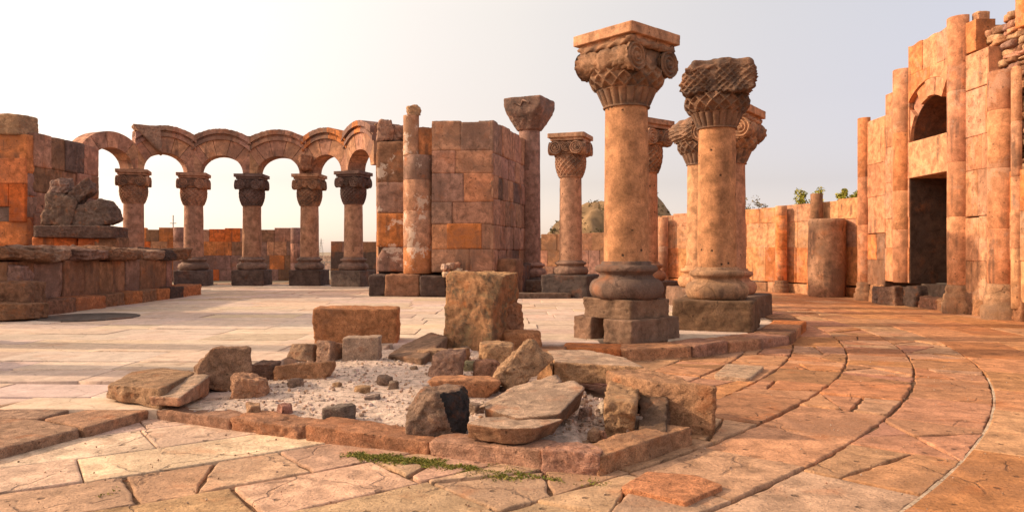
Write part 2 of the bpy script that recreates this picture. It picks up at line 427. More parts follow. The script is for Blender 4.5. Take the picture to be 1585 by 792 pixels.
rnd = random.Random(11)
mb = MB()
rings = [13.4, 14.2, 15.0, 15.75, 16.45, 17.15, 17.85, 18.65, 19.5, 20.32, 21.3, 22.2, 23.2, 24.1, 25.0]
for k in range(len(rings) - 1):
    r0, r1 = rings[k], rings[k + 1]; th = R(-88) + rnd.uniform(0, .05)
    while th < R(60):
        rm = (r0 + r1) / 2; x, y = CEN.x + rm * math.cos(th), CEN.y + rm * math.sin(th)
        near = y < 8
        big = r0 >= 20.3
        L = rnd.uniform(1.2, 2.2) if big else (rnd.uniform(.8, 1.5) if k != 3 else rnd.uniform(1.5, 2.6)) if near else rnd.uniform(.7, 1.7)
        t2 = th + L / rm
        sk = rnd.uniform(-.006, .006)
        poly = []
        m = 4
        for i in range(m + 1):
            a = th + (t2 - th) * i / m; poly.append((CEN.x + r0 * math.cos(a), CEN.y + r0 * math.sin(a)))
        for i in range(m, -1, -1):
            a = th + (t2 - th) * i / m + sk * 0; poly.append((CEN.x + r1 * math.cos(a), CEN.y + r1 * math.sin(a)))
        cx = sum(p[0] for p in poly) / len(poly); cy = sum(p[1] for p in poly) / len(poly)
        th = t2
        if cy < 2.5 or cy > 40 or (inside(cx, cy) and edge_dist(cx, cy) > (.75 if cx < 1 else .3)): continue
        pieces = [poly]
        pale = near and k in (1, 2, 3) and cx < -.6 or near and k == 3
        smooth = pale or big
        if not smooth:
            u = rnd.random()
            if u < .62:
                pieces = split(poly, rnd)
                if u < .3: pieces = sum((split(p, rnd) if area(p if area(p) > 0 else p[::-1]) > .35 else [p] for p in pieces), [])
        for p in pieces:
            if big: t = pick(rnd, (((.43, .20, .09), 3), ((.41, .175, .072), 2), ((.42, .22, .115), 1)))
            elif pale: t = pick(rnd, ((PALE, 3), ((.52, .35, .25), 1)))
            elif near and cx < 2: t = pick(rnd, ((TAN, 3), ((.42, .25, .16), 2), ((.48, .30, .18), 3), ((.40, .25, .155), 2)))
            else: t = pick(rnd, (((.43, .21, .11), 3), ((.41, .18, .08), 2.2), ((.41, .225, .125), 2.5), ((.38, .18, .105), 1.5), ((.34, .165, .08), 1.5)))
            slab(mb, p, (.016 if smooth else rnd.uniform(.004, .022)), t, rnd, gap=.004 if smooth else rnd.uniform(.003, .014), rag=.004 if smooth else .024, step=.08 if cy < 14 else .25)
for k in range(26):
    a, b = R(-47.0 + k * .75), R(-47.0 + (k + 1) * .75 - .03)
    w = .012 + .008 * noise.noise(Vector((k * .7, 0, 0)))
    slab(mb, [(CEN.x + r * math.cos(t), CEN.y + r * math.sin(t)) for r, t in ((20.318 - w, a), (20.318 - w, b), (20.318 + w, b), (20.318 + w, a))], .02, (.62, .5, .4), rnd, 0, .006, .003, .05) if False else mb.add([(CEN.x + r * math.cos(t), CEN.y + r * math.sin(t), .013) for r, t in ((20.318 - w, a), (20.318 + w, a), (20.318 + w, b), (20.318 - w, b))], [[0, 1, 2, 3]], (.5, .36, .25))
tag(mb.build('paving', M_PAVE), kind='structure')

# raised inner floor: a solid bed and its slabs
mb = MB(); n = len(RAISED)
mb.add([(x, y, .06) for x, y in RAISED] + [(x, y, -.06) for x, y in RAISED],
       [list(range(n))] + [[i, i + n, (i + 1) % n + n, (i + 1) % n] for i in range(n)], (.27, .16, .10))
def zf(x, y):
    t = max(0, min(1, (y - 6.5) / 4.5)); return .10 + .08 * t * t * (3 - 2 * t) if x < .6 else FLOOR
rnd = random.Random(5); y = 2.0
GPOLY = [(-3.3, 7.2), (.2, 5.9), (.7, 5.7), (1.3, 6.4), (.6, 8.8), (.3, 11.0), (-.6, 11.6), (-2.6, 11.4), (-3.0, 9.2)]
while y < 34:
    d = rnd.uniform(.55, .95); x = -32 + rnd.uniform(0, 1)
    while x < 8:
        L = rnd.uniform(1.0, 2.3); cx, cy = x + L / 2, y + d / 2
        if inside(cx, cy) and all(inside(*c) and edge_dist(*c) > .1 for c in ((x, y), (x + L, y), (x, y + d), (x + L, y + d))) and not inside(cx, cy, GPOLY) and not (cy < 7.4 and cx > -7):
            t = pick(rnd, (((.55, .40, .29), 3), ((.56, .425, .325), 3), ((.53, .40, .315), 2), ((.50, .37, .28), 1)))
            slab(mb, [(x, y), (x + L, y), (x + L, y + d), (x, y + d)], zf(cx, cy) + rnd.uniform(-.006, .006), t, rnd, gap=.004, rag=.006, bev=.006, step=.2, skirt=.14)
        x += L
    y += d
tag(mb.build('floor', M_FLOOR), kind='structure')
# stylobate edge stones of the exedra
mb = MB(); rnd = random.Random(8)
pl = [Vector((x, y, 0)) for x, y in RAISED]
for i in range(7, len(pl) - 2):
    a, b = pl[i], pl[i + 1]; L = (b - a).length; k = max(1, round(L / .95)); ex = (b - a).normalized(); en = Vector((ex.y, -ex.x, 0))
    for j in range(k):
        u0, u1 = L * j / k, L * (j + 1) / k
        hull_stone(mb, box_planes((u1 - u0) * 1.0, .62, .25, rnd, .02), ((u1 - u0), .62, .25), pick(rnd, ((ORANGE, 1), (PEACH, 2), (BROWN, 2), (PINK, 1))), i * 9 + j, 10, 26, .012, 3,
                   Matrix.Translation(a + ex * (u0 + u1) / 2 - en * .24 + Vector((0, 0, .07 + rnd.uniform(-.01, .01)))) @ Matrix.Rotation(math.atan2(ex.y, ex.x), 4, 'Z'))
tag(mb.build('stylobate', M_ROCK), kind='structure')
# distant hill
mb = MB(); vs = []; fs = []; nx, ny = 110, 50
for i in range(nx + 1):
    for j in range(ny + 1):
        x = -6 + 44 * i / nx; y = 76 + 44 * j / ny
        g = lambda cx, cy, sx, sy: math.exp(-((x - cx) / sx) ** 2 - ((y - cy) / sy) ** 2)
        z = 7.6 * g(10.6, 96, 5.4, 9) + 6.4 * g(17.6, 98, 4.2, 9) + 2.2 * g(4.0, 95, 3.4, 8) + 2.8 * g(24, 100, 7, 10)
        z += 1.0 * noise.fractal(Vector((x * .4, y * .4, 0)), .8, 2, 6) * min(1, z)
        vs.append((x, y, z - .15))
for i in range(nx):
    for j in range(ny):
        q = i * (ny + 1) + j; fs.append([q, q + ny + 1, q + ny + 2, q + 1])
mb.add(vs, fs, (.2, .13, .07), True)
tag(mb.build('hill', M_HILL), kind='structure')
rnd = random.Random(3); mb = MB()
def leaf_clump(mb, c, rad, n, rnd, size, cols):
    for _ in range(n):
        d = Vector((rnd.gauss(0, 1), rnd.gauss(0, 1), rnd.gauss(0, 1))).normalized() * rad * rnd.uniform(.3, 1)
        p = Vector(c) + d
        e1 = Vector((rnd.gauss(0, 1), rnd.gauss(0, 1), rnd.gauss(0, 1))).normalized(); e2 = e1.cross(Vector((rnd.gauss(0, 1), rnd.gauss(0, 1), rnd.gauss(0, 1)))).normalized()
        s = size * rnd.uniform(.6, 1.3); t = vary(rnd.choice(cols), rnd, .25)
        mb.add([p - e1 * s, p + e2 * s * .5, p + e1 * s, p - e2 * s * .5], [[0, 1, 2, 3]], t)
for _ in range(900):
    i, j = rnd.randrange(nx + 1), rnd.randrange(ny // 2 + 4); v = vs[i * (ny + 1) + j]
    if v[2] > .5: leaf_clump(mb, (v[0], v[1], v[2] + .1), rnd.uniform(.15, .45), 16, rnd, .12, ((.11, .085, .035), (.16, .11, .05), (.08, .075, .025)))
tag(mb.build('scrub', M_LEAF), 'low dry scrub covering the far brown hill', 'scrub', kind='stuff')

# ------------------------------------------------------------------ masonry walls
WALL_T = ((PEACH, 2), (PINK, 2), (ORANGE, 1.3), (RED, .5), (BROWN, 2), (MAUVE, 2), (DARK, .8))
def courses(z0, z1, h, rnd):
    out = [z0]
    while out[-1] < z1 - h * .6: out.append(min(z1, out[-1] + h * rnd.uniform(.8, 1.2)))
    out[-1] = z1
    return out
def flat_wall(mb, a, b, z0, z1, rnd, table, thick=1., h=.75, w=(.6, 1.3), top=None, relief=.012, b_=.014, worn=False):
    a, b = Vector(a), Vector(b); L = (b - a).length; ex = (b - a) / L; en = Vector((ex.y, -ex.x, 0))
    zs = courses(z0, z1, h, rnd)
    if worn: mb.block(a, ex, en, .02, L - .02, z0, z1 - .25, -thick, -.05, (.1, .06, .04))
    for k in range(len(zs) - 1):
        u = 0.
        while u < L - .01:
            u2 = u + rnd.uniform(*w)
            if L - u2 < w[0] * .6: u2 = L
            ztop = zs[k + 1]
            lim = top((u + u2) / 2) if top else 1e9
            if zs[k] < lim - .08:
                last = k == len(zs) - 2 or lim < ztop
                t = pick(rnd, table)
                if worn:
                    zt = min(ztop, lim) - (rnd.uniform(0, .06) if last else 0); td = .5; d1 = rnd.uniform(-relief, relief)
                    M = Matrix.Translation(a + ex * (u + u2) / 2 + en * (d1 - td / 2) + Vector((0, 0, (zs[k] + zt) / 2))) @ Matrix.Rotation(math.atan2(ex.y, ex.x), 4, 'Z')
                    hull_stone(mb, box_planes(u2 - u + .004, td, zt - zs[k] + .004, rnd, .012, 1 if rnd.random() < .25 else 0), (u2 - u, td, zt - zs[k]), t, rnd.randrange(999), 13, 90, .011, 4, M)
                    u = u2; continue
                mb.block(a, ex, en, u, u2, zs[k], min(ztop, lim) - (rnd.uniform(0, .05) if last else 0), -thick, rnd.uniform(-relief, relief), t, b_ * rnd.uniform(.7, 1.6), .004, rnd)
            u = u2
def arc_wall(mb, rad, a0, a1, z0, z1, rnd, table, thick=1.1, h=.75, w=(.6, 1.2), top=None, relief=.015):
    zs = courses(z0, z1, h, rnd); s = 1 if a1 > a0 else -1; tot = abs(a1 - a0) * rad
    for k in range(len(zs) - 1):
        u = 0.
        while u < tot - .01:
            u2 = u + rnd.uniform(*w)
            if tot - u2 < w[0] * .6: u2 = tot
            b0, b1 = a0 + s * u / rad, a0 + s * u2 / rad
            p = CEN + Vector((math.cos(b0), math.sin(b0), 0)) * rad; q = CEN + Vector((math.cos(b1), math.sin(b1), 0)) * rad
            ex = (q - p).normalized(); en = Vector((ex.y, -ex.x, 0))
            if en.dot(CEN - p) < 0: p, q = q, p; ex = -ex; en = -en
            lim = top(u / tot) if top else 1e9
            if zs[k] < lim - .05:
                zt = min(zs[k + 1], lim); last = zt == lim or k == len(zs) - 2
                mb.block(p, ex, en, 0, (q - p).length, zs[k], zt - (rnd.uniform(0, .07) if last else 0), -thick, rnd.uniform(-relief, relief), pick(rnd, table), .016, .005, rnd)
            u = u2
def half_column(mb, c, r, z0, z1, rnd, table, facing, drum=1.1, base=True, bh=.7):
    a0, a1 = facing - R(100), facing + R(100)
    z = z0 + (bh if base else 0)
    def dsp(a, zz, k): return .006 * noise.noise(Vector((a * 3, zz * 2, r * 50)))
    while z < z1 - .01:
        z2 = min(z1, z + drum * rnd.uniform(.75, 1.25))
        if z1 - z2 < .3: z2 = z1
        mb.lathe([(r - .012, z), (r, z + .014), (r, (z + z2) / 2), (r, z2 - .014), (r - .012, z2)], 20, pick(rnd, table), dsp, c, a0, a1)
        z = z2
def half_base(mb, c, r, z0, bh, tint, facing):
    a0, a1 = facing - R(100), facing + R(100)
    mb.lathe([(r * 1.42, z0 - .03), (r * 1.45, z0 + bh * .2), (r * 1.42, z0 + bh * .38), (r * 1.22, z0 + bh * .42), (r * 1.3, z0 + bh * .55), (r * 1.22, z0 + bh * .68), (r * 1.08, z0 + bh * .72),
              (r * 1.15, z0 + bh * .85), (r * 1.02, z0 + bh), (r * .9, z0 + bh * 1.01)], 20, tint, lambda a, z, k: .02 * noise.noise(Vector((a * 2, z * 4, c[1]))), c, a0, a1)

# outer ring wall pieces
rnd = random.Random(21)
mb = MB(); arc_wall(mb, 25.2, ang(ring_hit(150, 25.2)), ang(ring_hit(466, 25.2)), -.05, 3.05, rnd, ((ORANGE, 2), (RED, 1), (PINK, 2), (BROWN, 2.5), (MAUVE, 2.5), (PEACH, 1)), top=lambda t: 2.98 + .05 * math.sin(t * 23))
w1 = mb.build('ring_wall', M_WALL); tag(w1, 'low ring wall of mixed orange and brown blocks seen through the arcade', 'wall')
for px in (277, 458):
    p = ring_hit(px, 24.95); m2 = MB(); half_column(m2, (p.x, p.y), .3, 0, 3.0, rnd, ((PINK, 1), (MAUVE, 2)), math.atan2(CEN.y - p.y, CEN.x - p.x), .9, False)
    m2.build('half_column', M_WALL, w1)
mb = MB(); arc_wall(mb, 22.3, ang(ring_hit(512, 22.3)), ang(ring_hit(600, 22.3)), -.05, 2.3, rnd, ((DARK, 3), (BROWN, 2), (MAUVE, 1)), top=lambda t: 2.2)
tag(mb.build('dark_wall', M_WALL), 'short dark stone wall piece behind the rightmost arcade column', 'wall')
mb = MB(); arc_wall(mb, 25.2, ang(ring_hit(818, 25.2)), ang(ring_hit(985, 25.2)), -.05, 2.65, rnd, ((BROWN, 3), (MAUVE, 2), (PINK, 1), (DARK, 1)), top=lambda t: 2.3 + .35 * abs(math.sin(t * 9)))
tag(mb.build('ring_wall', M_WALL), 'brown low ring wall with broken top below the far hill', 'wall')
mb = MB(); A0, A1 = ang(ring_hit(1016, 25.2)), ang(ring_hit(1345, 25.2))
arc_wall(mb, 25.2, A0, A1, .42, 1.84, rnd, (((.52, .20, .075), 3), ((.50, .17, .055), 1), ((.50, .23, .10), 2)), h=1.3, w=(.9, 1.7)); arc_wall(mb, 25.2, A0, A1, 1.75, 3.7, rnd, (((.50, .25, .13), 4), ((.52, .23, .10), 3), ((.44, .22, .125), 1)), h=1.0, w=(.9, 1.7), top=lambda t: 3.35 + .2 * t)
w2 = mb.build('ring_wall', M_PORTAL); tag(w2, 'sunlit orange ring wall running right to the tall doorway ruin', 'wall')
m2 = MB(); arc_wall(m2, 25.12, A0, A1, -.05, .42, rnd, ((PEACH, 1), (ORANGE, 2), (BROWN, 2)), h=.5, relief=.05); m2.build('footing', M_PORTAL, w2)
for px, top in ((1027, 3.2), (1210, 3.4), (1265, 3.75)):
    p = ring_hit(px, 24.95); fa = math.atan2(CEN.y - p.y, CEN.x - p.x)
    m2 = MB(); half_column(m2, (p.x, p.y), .24, 0, top, rnd, ((ORANGE, 1), (PEACH, 1), (BROWN, 1)), fa, 1.1, True, .5)
    hc = m2.build('half_column', M_PORTAL, w2)
    m3 = MB(); half_base(m3, (p.x, p.y), .24, 0, .5, BROWN, fa); m3.build('column_base', M_WALL, hc)
# free-standing drum
p = G(1291, 461); mb = MB(); rnd = random.Random(4)
mb.lathe([(.55, 0), (.62, .06), (.63, .5), (.64, 1.2), (.63, 1.9), (.62, 2.55), (.64, 2.62), (.64, 2.72), (.6, 2.8), (.3, 2.78)], 56, (.33, .175, .105),
         lambda a, z, k: .02 * noise.fractal(Vector((math.cos(a) * 2, math.sin(a) * 2, z * 1.5)), 1, 2, 4))
tag(mb.build('column_drum', M_LICHEN if False else M_WALL, loc=(p.x, p.y + .6, -.02)), 'thick squat stone drum standing free before the orange wall', 'column drum')

# ------------------------------------------------------------------ portal ruin
rnd = random.Random(31)
EX, EN = Vector((0, -1, 0)), Vector((-1, 0, 0)); X0 = 11.6
port = empty('doorway_ruin', (0, 0, 0))
tag(port, 'tall ruined orange wall with square doorway and arched window above', 'ruin')
PT = (((.49, .215, .108), 6), ((.50, .205, .092), 3), ((.46, .22, .125), 2), ((.50, .175, .065), .5))
def panel(mb, y0, y1, z0, z1, h=1.0, w=(.9, 1.6), table=PT, x=X0, thick=1.6, relief=.012, top=None):
    # y0 > y1 : runs towards the camera
    flat_wall(mb, (x, y0, 0), (x, y1, 0), z0, z1, rnd, table, thick, h, w, top, relief)
mb = MB()
LOWT = ((ORANGE, 2), (BROWN, 1.5), (PEACH, 2), (RED, .3))
panel(mb, 25.3, 23.6, .55, 2.2, table=((PEACH, 1), (ORANGE, 1), (BROWN, 1.5))); panel(mb, 25.3, 23.6, 2.2, 5.85); panel(mb, 23.6, 22.2, .7, 6.5)
mb.build('masonry', M_PORTAL, port); mb = MB()
panel(mb, 19.95, 18.0, .3, 2.5, h=1.1, table=LOWT); panel(mb, 19.95, 18.0, 2.5, 5.7, h=1.0); panel(mb, 19.95, 18.5, 5.7, 6.65, h=1.0)
panel(mb, 19.55, 19.0, 6.65, 7.45, h=.9, table=(((.48, .18, .07), 1),), thick=.5); panel(mb, 18.0, 13.5, .45, 3.5, h=1.0, table=((ORANGE, 3), (PEACH, 2)))
wall = mb.build('masonry', M_PORTAL, port)
mb = MB(); panel(mb, 22.2, 19.95, 3.75, 4.82, 1.3, (2.2, 2.4), ((PEACH, 1),)); mb.build('lintel', M_PORTAL, port)
# arch panel
mb = MB(); yc, zc, r1, r2 = 21.075, 4.82, 1.125, 1.6
def arcz(u, r): return zc + math.sqrt(max(0, r * r - u * u))
us = [-1.125 + 2.25 * i / 36 for i in range(37)]
o = Vector((X0, yc, 0))
zlist = [lambda u: arcz(u, r2), lambda u: 6.75 + .0 * u, lambda u: 7.58 + .02 * math.sin(u * 9)]
for k in range(2):
    cuts = [0, 12, 24, 36] if k == 1 else [0, 18, 36]
    for c0, c1 in zip(cuts, cuts[1:]):
        seg = us[c0:c1 + 1]
        mb.strip(o, EX, EN, [(u, zlist[k](u) + .004) for u in seg], [(u, zlist[k + 1](u) - (.004 if k == 0 else .0)) for u in seg], -1.6, rnd.uniform(-.01, .012), pick(rnd, PT))
mb.build('gable_masonry', M_PORTAL, port)
mb = MB(); nv = 9
for k in range(nv):
    t0, t1 = math.pi * k / nv + .006, math.pi * (k + 1) / nv - .006
    lo, up = [], []
    for i in range(6):
        t = t0 + (t1 - t0) * i / 5
        rr = min(r2 - .004, 1.124 / max(abs(math.cos(t)), 1e-3))
        if rr < r1 + .01: rr = r1 + .01
        lo.append((r1 * math.cos(t), zc + r1 * math.sin(t))); up.append((rr * math.cos(t), zc + rr * math.sin(t)))
    broken = k in (2, 6)
    mb.strip(o, EX, EN, lo[::-1], up[::-1], -1.59, -.16 if broken else rnd.uniform(-.06, .0), pick(rnd, PT))
mb.build('window_arch', M_PORTAL, port)
mb = MB()
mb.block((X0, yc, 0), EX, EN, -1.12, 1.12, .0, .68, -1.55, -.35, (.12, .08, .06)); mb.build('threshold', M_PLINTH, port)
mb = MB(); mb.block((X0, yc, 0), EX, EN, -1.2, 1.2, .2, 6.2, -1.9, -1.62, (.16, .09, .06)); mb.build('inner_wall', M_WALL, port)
for k, (y, top, r, bz) in enumerate(((25.0, 6.0, .25, .62), (22.55, 7.0, .31, .6), (19.72, 7.68, .31, .75), (18.0, 5.87, .33, .85))):
    mb = MB(); base = k != 1
    half_column(mb, (X0 + .05, y), r, 0 if base else .7, top, rnd, (((.46, .205, .105), 2), ((.44, .19, .092), 2), ((.47, .18, .075), .5)), math.pi, 1.5, base, bz)
    hc = mb.build('half_column', M_PORTAL, port)
    if base:
        mb = MB(); half_base(mb, (X0 + .05, y), r, 0, bz, (.33, .18, .10) if k else BROWN, math.pi); mb.build('column_base', M_WALL, hc)
mb = MB(); D = (.085, .05, .036)  # dark tint for thin door linings that paint in the recess shade
mb.block((X0, 22.2, 0), EX, EN, -.03, .012, .69, 3.74, -1.58, -.03, D); mb.build('door_shade_lining', M_WALL, port); mb = MB(); mb.block((X0, 19.95, 0), EX, EN, -.012, .03, .69, 3.74, -1.58, -.03, D)
mb.build('door_shade_lining', M_WALL, port)
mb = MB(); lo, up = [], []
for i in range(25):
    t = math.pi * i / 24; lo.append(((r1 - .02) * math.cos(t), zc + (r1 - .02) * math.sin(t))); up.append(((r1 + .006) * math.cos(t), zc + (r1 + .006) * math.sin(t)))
mb.strip(o, EX, EN, lo[::-1], up[::-1], -1.57, -.14, (.11, .05, .032)); mb.build('window_shade_lining', M_WALL, port)  # arch lining darkened to paint the shade inside the window
mb = MB(); y = 25.4; i = 0
while y > 13:
    w = rnd.uniform(.6, 1.3); h = rnd.uniform(.42, .6) if not 19.9 < y - w / 2 < 22.3 else .34
    worn_box(mb, .9, w, h + .1, (X0 + .45 + rnd.uniform(-.06, .03), y - w / 2, h / 2 - .05), pick(rnd, ((BROWN, 3), ((.36, .17, .08), 2), (DARK, 1))), 400 + i, 0, 12, .04, 18, .06, 1, 3); y -= w; i += 1
mb.build('footing', M_ROCK, port)
mb = MB(); half_column(mb, (X0 + .02, 17.45), .13, .3, 5.8, rnd, ((PEACH, 1),), math.pi, 1.5, False); mb.build('slim_shaft', M_PORTAL, port)
mb = MB()
def coursed_rubble(mb, y0, y1, z0, z1, x, topf=None):
    z = z0
    while z < z1:
        h = rnd.uniform(.09, .2); y = y0
        while y > y1:
            w = rnd.uniform(.2, .5)
            if topf is None or z + h < topf(y):
                worn_box(mb, .5, w * .97, h * .95, (x + rnd.uniform(-.07, .07), y - w / 2, z + h / 2), pick(rnd, ((BROWN, 2), (PINK, 1), (TAN, 1), (MAUVE, 1), (PEACH, 1))), rnd.randrange(9999), 0, 5, .02, 9, .15, 0, 7)
            y -= w
        z += h
coursed_rubble(mb, 19.2, 14.5, 3.4, 7.4, X0 + .55, lambda y: 7.35 - .4 * max(0, y - 18.7) + .12 * math.sin(y * 7))
mb.build('rubble_core', M_RUBBLE, port); mb = MB()
coursed_rubble(mb, 23.2, 22.5, 6.4, 7.3, X0 + .6, lambda y: 7.25 - .9 * max(0, y - 22.7))
mb.build('rubble_core', M_RUBBLE, port)
mb = MB(); mb.block((12.4, 0, 0), EX, EN, -19.4, -14.4, 3.3, 7.1, -.8, .15, (.18, .1, .07)); mb.build('core_backing', M_RUBBLE, port)
mb = MB(); worn_box(mb, 1.0, 2.4, .75, (X0 + .55, 16.4, 7.0 + .1), ORANGE, 77, 0, 14, .01); mb.build('top_stone', M_PORTAL, port); mb = MB(); worn_box(mb, .3, .25, .3, (X0 + .35, 19.35, 7.55), PEACH, 71, .1, 8, .01); mb.build('top_stone', M_PORTAL, port)
for px, py, w, h, t, lab in ((1438, 471, 1.0, .5, (.15, .09, .07), 'dark broken boulder under the doorway sill of the tall ruin'),):
    p = G(px, py); mb = MB(); worn_box(mb, .55, 1.0, .5, (0, 0, .22), t, 5, .1, 16, .05, 12, .2, 4, 2)
    worn_box(mb, .4, .6, .4, (.05, -.8, .17), t, 6, .3, 14, .05, 12, .2, 3, 2) if False else None
    tag(mb.build('boulder', M_ROCK, loc=(X0 - .05, p.y + .2, 0)), lab, 'boulder')
mb = MB(); worn_box(mb, .7, .95, .6, (0, 0, .26), (.22, .12, .08), 15, .0, 16, .04, 14, .1, 2, 2)
tag(mb.build('boulder', M_ROCK, loc=(X0 - .02, 22.9, 0)), 'brown footing boulder left of the doorway below the half column', 'boulder')

# ------------------------------------------------------------------ columns
def scroll(mb, axis_len, r, tint, seed, pinch=.1, scales=True, strap=True):
    # a bolster along local x with spiral ends
    seg, n = 40, 26; vs = []; fs = []
    for i in range(n + 1):
        x = -axis_len / 2 + axis_len * i / n; t = abs(x) / (axis_len / 2)
        rr = r * (1 - pinch * (1 - t ** 2) * 1.6)
        if strap and t < .16: rr += .03
        for k in range(seg):
            a = 2 * math.pi * k / seg
            e = net(a * 6 + x * 26, a * 6 - x * 26, .05) if scales and not (strap and t < .16) else 0
            e += .02 * noise.noise(Vector((x * 5, a * 2, seed)))
            vs.append((x, (rr + e) * math.cos(a), (rr + e) * math.sin(a)))
    for i in range(n):
        for k in range(seg):
            k2 = (k + 1) % seg; fs.append([i * seg + k, i * seg + k2, (i + 1) * seg + k2, (i + 1) * seg + k])
    mb.add(vs, fs, tint, True)
    for sg in (-1, 1):
        vs = []; fs = []; nr = 22
        for i in range(nr + 1):
            q = i / nr
            for k in range(seg):
                a = 2 * math.pi * k / seg
                e = .022 * math.sin(2 * math.pi * (q * 3.2) - a * sg) * min(1, q * 4) * (1 if q < .97 else 0) + (.03 if q < .14 else 0)
                vs.append((sg * (axis_len / 2 + e), r * q * math.cos(a), r * q * math.sin(a)))
        for i in range(nr):
            for k in range(seg):
                k2 = (k + 1) % seg; f = [i * seg + k, i * seg + k2, (i + 1) * seg + k2, (i + 1) * seg + k]
                fs.append(f if sg < 0 else f[::-1])
        mb.add(vs, fs, tint, True)
def move(mb, M, start=0):
    for i in range(start, len(mb.v)): mb.v[i] = tuple(M @ Vector(mb.v[i]))
def lerp(a, b, t): return a + (b - a) * t
def net(a, b, d):
    return d * (max(1 - min(1, abs(math.sin(a)) * 1.7), 1 - min(1, abs(math.sin(b)) * 1.7)) - .45)
def capital(col, kind, z, seed, tint, r=.375, rz=0, ab_tint=None, h=1.4, seg=120):
    rnd = random.Random(seed); ab_tint = ab_tint or tint
    if kind in ('ionic', 'worn'):
        prof, info = [], []
        nz = 70; hb = .62
        for i in range(nz + 1):
            t = i / nz
            if t < .46: rr = lerp(r * 1.0, r * 1.34, (t / .46) ** 1.1)
            else:
                q = (t - .46) / .54; rr = r * 1.36 + .07 * math.sin(math.pi * q) + .06 * q
            prof.append((rr, z + hb * t))
        def dsp(a, zz, k):
            t = (zz - z) / hb
            if t < .04: return .025
            if t < .44: return .045 * (abs(math.cos(a * 10)) ** .6 - .6) * min(1, t * 8)
            if t < .47: return .012
            return net(a * 8 + zz * 15, a * 8 - zz * 15, .075) + .012 * noise.fractal(Vector((math.cos(a) * 4, math.sin(a) * 4, zz * 4 + seed)), 1, 2, 3)
        mb = MB(); mb.lathe(prof, seg * 2 if kind == 'ionic' else seg * 2, tint, dsp)
        cap = mb.build('capital', M_CARVE, col)
        zt = z + hb
        if kind == 'ionic':
            for sg in (-1, 1):
                mb = MB(); scroll(mb, 1.12, .235, tint, seed + sg); move(mb, Matrix.Rotation(rz, 4, 'Z') @ Matrix.Translation((0, sg * .42, zt + .10)))
                mb.build('scroll', M_CARVE, cap)
            mb = MB(); worn_box(mb, .98, .80, .36, (0, 0, zt + .12), tint, seed, rz, 14, .03, 14, .02, 0, 5); mb.build('echinus', M_CARVE, cap)
            mb = MB(); pts = []; e = .53
            for s in range(4):
                for i in range(30):
                    q = -e + 2 * e * i / 30; P = [(q, -e), (e, q), (-q, e), (-e, -q)][s]; pts.append(Matrix.Rotation(rz, 3, 'Z') @ Vector((P[0], P[1], zt + .325 + (.03 if i % 30 < 2 or i > 28 else 0))))
            mb.tube(pts, .055, 12, tint, .9, True); mb.build('rope_moulding', M_CARVE, cap)
            mb = MB(); worn_box(mb, 1.10, 1.10, .14, (0, 0, zt + .37), ab_tint, seed + 3, rz, 16, .006, 40, 0); worn_box(mb, 1.26, 1.26, .17, (0, 0, zt + .505), ab_tint, seed + 4, rz, 20, .006, 60, 0); mb.build('abacus', M_SHAFT, cap)
        else:
            mb = MB(); P = box_planes(1.38, 1.14, .62, rnd, .06, 0) + [(Vector((-.75, -.1, .62)).normalized(), .55), (Vector((.7, .2, -.6)).normalized(), .60), (Vector((-.7, 0, -.65)).normalized(), .60), (Vector((-.7, -.7, 0)).normalized(), .72)]
            vs, fs = cubesphere(60); out = []; off = Vector((seed, 2 * seed, 0))
            for v in vs:
                d = Vector((v.x * .68, v.y * .55, v.z * .31)).normalized(); acc = sum((n.dot(d) / dd) ** 14 for n, dd in P if n.dot(d) > 0); q = d * acc ** (-1 / 14)
                a = math.atan2(q.y, q.x)
                k = .075 * noise.fractal((q + off) * 2.5, 1, 2, 5) + (net(q.x * 24 + q.z * 27, q.x * 24 - q.z * 27, .042) if q.z < .17 and abs(q.x) > .06 else 0)
                q = q + d * k; out.append(Matrix.Rotation(rz, 3, 'Z') @ q + Vector((0, 0, zt + .27)))
            mb.add(out, fs, tint, True); mb.build('broken_scroll_block', M_CARVE, cap)
            mb = MB(); pts = [Matrix.Rotation(rz, 3, 'Z') @ Vector((-.5 + .8 * i / 24, -.53, zt + .42 + .05 * i / 24)) for i in range(25)]; mb.tube(pts, .05, 12, tint, .9); mb.build('rope_moulding', M_CARVE, cap)
    elif kind == 'basket':
        hb = h * .52; nz = 50; prof = []
        for i in range(nz + 1):
            t = i / nz; prof.append((lerp(r * .98, r * 1.3, t ** .8) + .05 * math.sin(math.pi * t), z + hb * t))
        def dsp(a, zz, k):
            t = (zz - z) / hb
            if t < .06: return .03
            return net(a * 9 + zz * 20, a * 9 - zz * 20, .05) + .012
        mb = MB(); mb.lathe(prof, seg * 2, tint, dsp); cap = mb.build('capital', M_CARVE, col)
        zt = z + hb; sr = h * .155
        Rz = Matrix.Rotation(rz, 4, 'Z')
        for s in range(4):
            for e in (-1, 1):
                mb = MB(); scroll(mb, .26, sr, tint, seed + s, 0, False, False)
                M = Rz @ Matrix.Rotation(s * math.pi / 2, 4, 'Z') @ Matrix.Translation((.46, e * .33, zt + sr * .95)); move(mb, M); mb.build('scroll', M_CARVE, cap)
            mb = MB(); scroll(mb, .2, sr * .7, tint, seed + s, 0, False, False)
            move(mb, Rz @ Matrix.Rotation(s * math.pi / 2, 4, 'Z') @ Matrix.Translation((.48, 0, zt + sr * 1.05))); mb.build('rosette', M_CARVE, cap)
        mb = MB(); worn_box(mb, .98, .98, sr * 2, (0, 0, zt + sr), tint, seed, rz, 12, .02, 14, .02, 0, 5); mb.build('echinus', M_CARVE, cap)
        ha = z + h - (zt + sr * 2)
